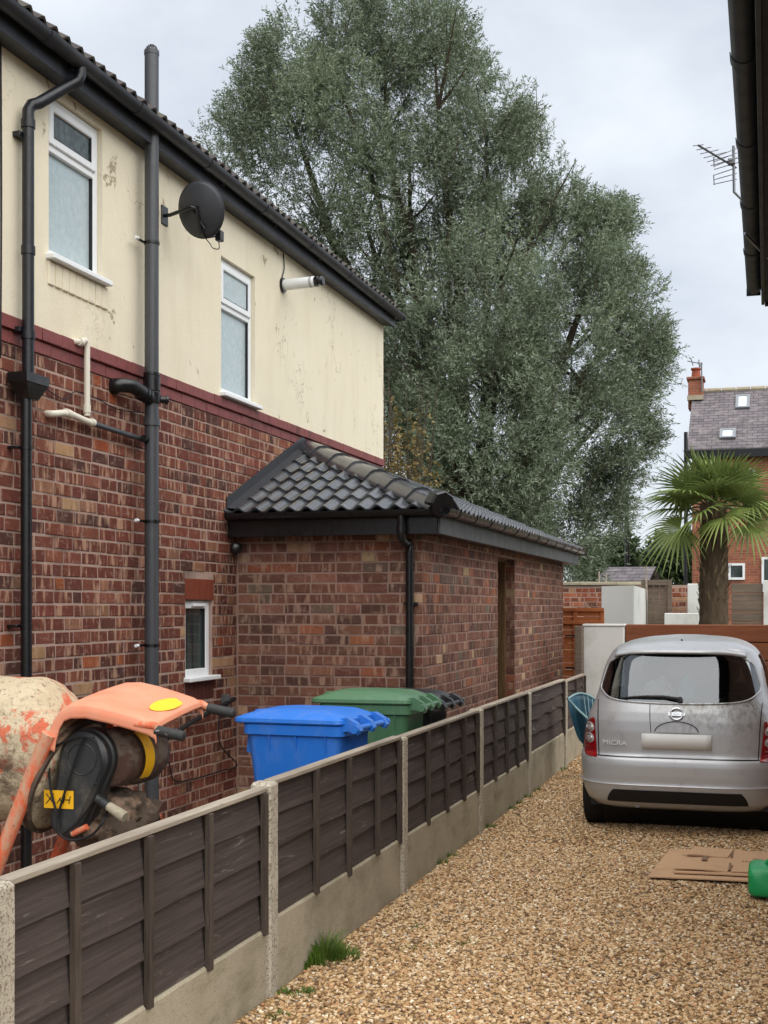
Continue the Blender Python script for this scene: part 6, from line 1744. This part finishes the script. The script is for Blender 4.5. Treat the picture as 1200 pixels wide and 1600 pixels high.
lobes = [(434, 114, 45), (472, 94, 54), (545, 62, 66), (612, 45, 66), (672, 70, 66), (712, 116, 52), (768, 196, 54), (808, 220, 34), (374, 190, 36), (420, 220, 80), (500, 190, 90), (580, 170, 98),
         (660, 190, 98), (735, 238, 80), (805, 305, 66), (868, 325, 48), (935, 362, 40), (962, 345, 24), (352, 240, 28), (480, 320, 100), (560, 330, 108), (660, 330, 116), (760, 360, 106), (850, 420, 88),
         (930, 455, 62), (992, 455, 32), (560, 450, 108), (660, 470, 116), (760, 500, 116), (860, 540, 106), (950, 560, 84), (1008, 535, 36), (1024, 580, 24), (680, 600, 108), (780, 640, 116), (880, 660, 106),
         (958, 655, 64), (992, 690, 32), (680, 720, 92), (780, 760, 108), (880, 780, 86), (938, 790, 52), (972, 745, 34), (625, 560, 58), (900, 850, 54), (830, 860, 86), (640, 660, 60)]
base = onD(735, 950, D0); base.z = 0
wl = thing('willow_tree', 'tall grey-green willow tree rising behind the house and extension', 'tree', base)
tb = MB(); gR = np.random.default_rng(12); rt = random.Random(4)
limb_end = []
tb.tube([base + Vector((0, 0, -.1)), base + Vector((.1, 0, 1.6)), base + Vector((-.1, .2, 3.2))], [.62, .48, .42], 14)
for (px, py, r, dd) in ((440, 140, 40, 1), (520, 110, 40, -1), (600, 70, 40, 1), (680, 100, 40, -1.5), (760, 190, 40, 1), (840, 330, 40, -1), (940, 400, 30, .5), (990, 520, 30, -.5), (950, 650, 30, 1), (480, 300, 30, 0), (560, 300, 40, 1.2), (640, 260, 40, 0), (700, 360, 40, -2), (780, 420, 40, -2), (880, 560, 40, -2), (720, 560, 40, -3), (660, 600, 40, -2.5)):
    e = onD(px, py, D0 + dd); s0 = base + Vector((rt.uniform(-.3, .3), rt.uniform(-.3, .3), rt.uniform(1.2, 3.0)))
    mid = s0.lerp(e, .5) + Vector((rt.uniform(-.3, .3), rt.uniform(-.3, .3), .5)); q = curve_pts([s0, s0.lerp(mid, .5) + Vector((0, 0, .3)), mid, mid.lerp(e, .5) + Vector((rt.uniform(-.3, .3), 0, .2)), e], 5)
    R0 = rt.uniform(.16, .24)
    tb.tube(q, [R0 * (1 - .88 * i / (len(q) - 1)) for i in range(len(q))], 8)
    for j in range(9):
        i = rt.randrange(6, len(q) - 1); d_ = Vector((rt.uniform(-1, 1), rt.uniform(-1, 1), rt.uniform(.1, 1))).normalized(); L_ = rt.uniform(.8, 1.9)
        tb.tube([q[i], q[i] + d_ * L_ * .5 + Vector((0, 0, .1)), q[i] + d_ * L_ + Vector((0, 0, .3))], [.05, .03, .008], 5)
tb.build('trunk', M_BARK, wl, smooth=True, angle=70)
pos, dr, tn = [], [], []
for (px, py, r) in lobes:
    dd = gR.uniform(-1.6, 1.6) + (-2.2 if (620 < px < 900 and py > 480) else 0)
    c_ = np.array(onD(px, py, D0 + dd)); R = r * D0 / FPX
    n = int(3.1 * r ** 1.45)
    n = int(n * (.55 if (px < 600 and py > 280) else .86 if py < 260 else 1.0))
    u = unit(gR.normal(size=(n, 3))); rad = gR.uniform(.25, 1.08, (n, 1)) ** .55
    p_ = c_ + u * rad * R * np.array([1, 1.25, 1.12])
    # foliage hangs together in clumps
    keep = np.array([mnoise.noise(Vector((q[0] * 1.1, q[1] * 1.1, q[2] * .62))) + .6 * mnoise.noise(Vector((q[0] * 2.6, q[1] * 2.6, q[2] * 1.7))) > .04 for q in p_])
    p_, u = p_[keep], u[keep]
    d_ = unit(u * .55 + np.array([0, 0, .75]) + gR.normal(size=p_.shape) * .38)
    pos.append(p_); dr.append(d_)
    tn.append(np.clip(.42 + .9 * np.array([mnoise.noise(Vector(q * .7)) for q in p_]) + gR.normal(0, .16, len(p_)), 0, 1))
# feathery shoots along the outline
for (px, py) in ((400, 55), (425, 48), (455, 50), (482, 60), (510, 35), (550, 2), (590, -12), (620, -15), (655, 0), (682, 12), (705, 22), (740, 55), (765, 95), (798, 140), (833, 132), (846, 185), (872, 245), (905, 292), (925, 330), (978, 322), (990, 350), (962, 372),
                 (1010, 425), (1030, 448), (1024, 500), (1048, 558), (1040, 590), (1030, 612), (1022, 655), (1016, 705), (1000, 750), (975, 790), (322, 205), (340, 180), (358, 165), (375, 105), (382, 130), (640, 20), (720, 60), (820, 170), (860, 290), (945, 345), (985, 410), (1005, 520)):
    A2 = np.array((px, py), float); dc = np.array((690, 520.)) - A2; dc = dc / np.linalg.norm(dc) * .55 + np.array((0, .6)); B2 = A2 + dc * gR.uniform(80, 130)
    dd = gR.uniform(-1.5, 1.5); n = 62
    f = gR.uniform(0, 1, n) ** .8; wv = 3 + 20 * np.sqrt(f)
    xy = A2[None] * (1 - f[:, None]) + B2[None] * f[:, None] + gR.normal(0, 1, (n, 2)) * wv[:, None] * .62
    p_ = np.array([list(onD(a_[0], a_[1], D0 + dd + e_)) for a_, e_ in zip(xy, gR.normal(0, .3, n))])
    ax_ = np.array(onD(*A2, D0)) - np.array(onD(*B2, D0)); ax_ = ax_ / np.linalg.norm(ax_)
    pos.append(p_); dr.append(unit(ax_ * .8 + np.array([0, 0, .35]) + gR.normal(size=p_.shape) * .4)); tn.append(np.clip(gR.normal(.6, .2, n), 0, 1))
pos, dr, tn = np.concatenate(pos), np.concatenate(dr), np.concatenate(tn)
crown = leaf_cloud('crown', pos, dr, M_WILLOW, wl, k=16, twig=.50, ln=(.07, .125), wd=.022, droop=.28, tone=tn, g=gR)
# fine twigs inside the crown
tw = MB(); idx = gR.choice(len(pos), 900, replace=False)
for i in idx:
    a = Vector(pos[i]); b = a + Vector(dr[i]) * .45; tw.tube([a - Vector(dr[i]) * .5, b], [.012, .004], 3, caps=False)
tw.build('twigs', M_BARK, wl, normals=False)

# ---- trees on the skyline
M_FARLEAF = leaf_mat('dark_tree_leaf', C(38, 52, 30), C(70, 88, 52), C(80, 96, 66))
for (px, lob, lab, D) in ((962, [(955, 872, 26), (975, 858, 20), (945, 888, 22), (972, 890, 26), (930, 880, 30)], 'dark round tree on the skyline left of the lamp column', 52),
                          (1045, [(1040, 868, 30), (1062, 862, 26), (1022, 880, 16), (1050, 892, 30), (1080, 880, 30), (1100, 860, 30)], 'dark bushy tree on the skyline behind the palm', 56),
                          (1000, [(996, 900, 12), (1008, 905, 12), (985, 905, 14)], 'low far hedge bush between the two skyline trees', 60)):
    bs = onD(px, 950, D); bs.z = 0
    tr_ = thing('distant_tree', lab, 'tree', bs, 'trees on the skyline')
    top = onD(px, lob[0][1], D); MB().tube([bs, (bs.x, bs.y, top.z)], [.25, .08], 8).build('trunk', M_BARK, tr_, smooth=True)
    P_, U_ = [], []
    for (x, y, r) in lob:
        c_ = np.array(onD(x, y, D + gR.uniform(-1, 1))); R = r * D / FPX; n = int(r * 9)
        u = unit(gR.normal(size=(n, 3))); P_.append(c_ + u * gR.uniform(.4, 1.05, (n, 1)) * R); U_.append(unit(u + gR.normal(size=(n, 3)) * .4))
    leaf_cloud('crown', np.concatenate(P_), np.concatenate(U_), M_FARLEAF, tr_, k=9, twig=.4, ln=(.14, .22), wd=.10, droop=.1, g=gR)

# ---- half-bare yellowing shrub at the corner of the house
M_YLEAF = leaf_mat('yellowing_leaf', C(88, 78, 36), C(128, 108, 52), C(130, 112, 70))
YSb = 17.2
bs = onY(618, 800, YSb); bs.z = 0
sb = thing('yellowing_shrub', 'half-bare yellowing shrub just past the corner of the rendered house', 'shrub', bs)
st = MB(); tips = []
for k in range(26):
    e = onY(rt.uniform(585, 685), rt.uniform(575, 745), YSb + rt.uniform(-.5, .8)); s0 = bs + Vector((rt.uniform(-.15, .15), rt.uniform(-.15, .15), 0))
    q = curve_pts([s0, s0.lerp(e, .5) + Vector((rt.uniform(-.15, .15), 0, .25)), e], 5); st.tube(q, [.03 * (1 - .85 * i / (len(q) - 1)) for i in range(len(q))], 5)
    for j in range(5):
        i = rt.randrange(4, len(q)); d_ = Vector((rt.uniform(-1, 1), rt.uniform(-.6, .6), rt.uniform(-.2, .9))) * .25; st.tube([q[i], q[i] + d_], [.006, .002], 4); tips.append(q[i] + d_ * .6)
st.build('stems', M_BARK, sb, smooth=True)
tips = [q for q in tips if q.z < onY(640, 640, YSb).z]
pp = np.array([list(q) for q in tips]); pp = np.concatenate([pp + gR.normal(0, .09, pp.shape) for _ in range(5)])
leaf_cloud('foliage', pp, unit(gR.normal(size=pp.shape)), M_YLEAF, sb, k=6, twig=.14, ln=(.04, .07), wd=.03, g=gR)

# ---- fan palm
M_FROND = leaf_mat('palm_leaf', C(76, 96, 44), C(146, 162, 88), C(118, 134, 80), .42)
t = NT('palm_fibre'); p = t.pos()
c = t.mix(t.noise(t.scale(p, (1, 1, .25)), 28, 5, .7), C(48, 40, 32), C(118, 102, 84)); t.bump(t.noise(t.scale(p, (1, 1, .2)), 40, 5, .7), .9, .02)
M_FIBRE = t.set(col=c, rough=.95, spec=.1)
M_BOOT = plain('palm_leaf_base', C(140, 126, 100), .85, .2, 20, .3)
YPm = 17.6
pc = onY(1115, 800, YPm); pl = thing('fan_palm', 'fan palm with shaggy brown trunk behind the sleeper wall', 'palm', (pc.x, YPm, zt_s - .15))
RT = .185
def tr_pt(u, w):
    a = 2 * math.pi * u; z = zt_s - .3 + (pc.z - zt_s + .42) * w; r = RT * (1.02 - .12 * w) + .03 * mnoise.noise(Vector((math.cos(a) * 3, math.sin(a) * 3, z * 5))) + .012 * mnoise.noise(Vector((math.cos(a) * 9, math.sin(a) * 9, z * 14)))
    return (pc.x + r * math.cos(a), YPm + r * math.sin(a), z)
MB().grid(tr_pt, 40, 40, True).build('trunk', M_FIBRE, pl, smooth=True, angle=80)
m = MB(); rp_ = random.Random(8)
for k in range(420):
    a = rp_.uniform(0, 6.28); z = rp_.uniform(zt_s - .2, pc.z); r = RT * .98; o_ = Vector((math.cos(a), math.sin(a), 0)); b_ = Vector((pc.x, YPm, z)) + o_ * r
    tip = b_ + o_ * rp_.uniform(.03, .09) + Vector((0, 0, rp_.uniform(-.10, .08))); s_ = Vector((-o_.y, o_.x, 0)) * rp_.uniform(.002, .006)
    m.add([b_ - s_, b_ + s_, tip], [(0, 1, 2)])
m.build('trunk_fibres', M_FIBRE, pl, normals=False)
m = MB()
for k in range(110):
    a = rp_.uniform(0, 6.28); z = rp_.uniform(zt_s, pc.z - .05); o_ = Vector((math.cos(a), math.sin(a), 0)); b_ = Vector((pc.x, YPm, z)) + o_ * RT * 1.04; s_ = Vector((-o_.y, o_.x, 0)) * .012
    tp = b_ + o_ * .05 + Vector((rp_.uniform(-.02, .02), 0, .10)); m.add([b_ - s_, b_ + s_, tp + s_ * .4, tp - s_ * .4, b_ - s_ - o_ * .02, b_ + s_ - o_ * .02], [(0, 1, 2, 3), (3, 2, 5, 4)])
m.build('leaf_bases', M_BOOT, pl, normals=False)
crownc = Vector((pc.x, YPm, pc.z + .05))
def frond(d, pet, rad, roll, fold):
    """fan leaf: petiole along d, then a half disc of narrow blades"""
    d = d.normalized(); side = d.cross(Vector((0, 0, 1))); side = side.normalized() if side.length > .05 else Vector((1, 0, 0))
    side = (Matrix.Rotation(roll, 3, d) @ side); upn = side.cross(d).normalized()
    hub = crownc + d * pet - Vector((0, 0, .10 * pet * (1 - d.z)))
    vs_, fs, tone = [], [], []
    nb_ = 25
    for i in range(nb_):
        a = math.radians(-118 + 236 * i / (nb_ - 1)); bd = (d * math.cos(a) + side * math.sin(a)).normalized(); L_ = rad * (0.78 + .22 * math.cos(a * .8)) * rp_.uniform(.93, 1.04)
        w_ = rad * .036; sd = bd.cross(upn).normalized(); pts = []
        for k in range(6):
            f = k / 5; drp = -.30 * L_ * fold * max(0, f - .35) ** 1.6 * 2.2
            q = hub + bd * (L_ * f) + upn * (.10 * L_ * abs(math.sin(a)) * f) + Vector((0, 0, drp))
            ww = w_ * (min(1, f * 2.2) if f < .45 else max(.06, 1 - (f - .45) / .58))
            pts.append((q - sd * ww, q + upn * ww * .45, q + sd * ww))
        n0 = len(vs_)
        for tr3 in pts: vs_ += list(tr3)
        for k in range(5):
            fs += [(n0 + k * 3, n0 + k * 3 + 1, n0 + k * 3 + 4, n0 + k * 3 + 3), (n0 + k * 3 + 1, n0 + k * 3 + 2, n0 + k * 3 + 5, n0 + k * 3 + 4)]
        tone += [rp_.uniform(.2, .9)] * 18
    m = MB().add(vs_, fs); o = m.build('frond', M_FROND, pl, normals=False)
    at = o.data.attributes.new('tone', 'FLOAT', 'POINT'); at.data.foreach_set('value', tone)
    MB().tube([crownc, crownc.lerp(hub, .5) + Vector((0, 0, .03)), hub], [.016, .011, .009], 6).build('petiole', M_FROND, o, smooth=True)
for (az, el, pt_, rd, fo) in [(-90, 70, .20, .62, .25), (-60, 48, .34, .66, .4), (-120, 52, .34, .66, .4), (-20, 40, .38, .64, .5), (-160, 42, .38, .64, .45), (-95, 28, .36, .66, .7), (-45, 14, .44, .64, .9), (-135, 16, .44, .64, .9),
                               (0, 10, .46, .62, .9), (180, 12, .46, .62, .9), (-75, -8, .42, .60, 1.1), (-115, -12, .42, .60, 1.1), (-20, -20, .46, .58, 1.2), (-160, -22, .46, .58, 1.2), (40, 40, .36, .64, .5), (90, 60, .3, .62, .4), (130, 38, .36, .64, .5),
                               (30, 0, .46, .6, 1), (150, 2, .46, .6, 1), (90, 10, .44, .6, 1), (-70, 56, .3, .6, .3), (-110, 60, .3, .62, .3), (-40, 60, .3, .6, .35), (-150, 60, .32, .62, .35)]:
    a, e = math.radians(az + rp_.uniform(-8, 8)), math.radians(el + rp_.uniform(-5, 5))
    frond(Vector((math.cos(a) * math.cos(e), math.sin(a) * math.cos(e), math.sin(e))), pt_ * 1.05, rd * 1.03, rp_.uniform(-.9, .9), fo)

# ---- grass and weeds along the fence foot
M_GRASS = leaf_mat('grass_blade', C(58, 84, 26), C(108, 138, 52), C(90, 112, 50), .5)
m = MB(); tone = []
def tuft(c, n, hgt, sp_, lean):
    for k in range(n):
        a = rp_.uniform(0, 6.28); r = sp_ * rp_.random() ** .7; b_ = Vector((c.x + r * math.cos(a), c.y + r * math.sin(a) * 1.2, bedz(c.x, c.y)))
        h_ = hgt * rp_.uniform(.45, 1.1) * (1.1 - .6 * r / sp_); d_ = Vector((math.cos(a), math.sin(a), 0)) * lean * h_ * rp_.uniform(.2, 1.1); s_ = Vector((-math.sin(a + 1), math.cos(a + 1), 0)) * .0022
        if b_.x < XF + .035: b_.x = XF + .035
        n0 = len(m.v); m.v += [tuple(b_ - s_), tuple(b_ + s_), tuple(b_ + d_ * .35 + Vector((0, 0, h_ * .65)) + s_ * .8), tuple(b_ + d_ * .35 + Vector((0, 0, h_ * .65)) - s_ * .8), tuple(b_ + d_ + Vector((0, 0, h_)))]
        m.f += [(n0, n0 + 1, n0 + 2, n0 + 3), (n0 + 3, n0 + 2, n0 + 4)]; tone.extend([rp_.random()] * 5)
tuft(onZ(506, 1500, 0), 420, .15, .10, .9); tuft(onZ(535, 1497, 0), 160, .07, .09, 1.0); tuft(onZ(485, 1508, 0), 140, .06, .07, 1.1)
tuft(onZ(470, 1552, 0), 130, .035, .06, 1.2); tuft(onZ(433, 1590, 0), 60, .03, .05, 1.2); tuft(onZ(440, 1553, 0), 50, .04, .03, 1.0)
tuft(onZ(645, 1450, 0), 50, .025, .09, 1.2); tuft(onZ(655, 1480, 0), 60, .025, .10, 1.2); tuft(onZ(728, 1475, 0), 40, .02, .08, 1.2)
for px in (800, 812, 824, 838, 765, 705, 690, 880):
    q = onX(px, 950, XF + .05); q.z = 0; tuft(q, 45, .045, .05, 1.0)
gr_ = m.build('grass', M_GRASS, normals=False)
at = gr_.data.attributes.new('tone', 'FLOAT', 'POINT'); at.data.foreach_set('value', tone)
tag(gr_, 'grass tufts and weeds growing from the gravel along the fence', 'grass', kind='stuff')
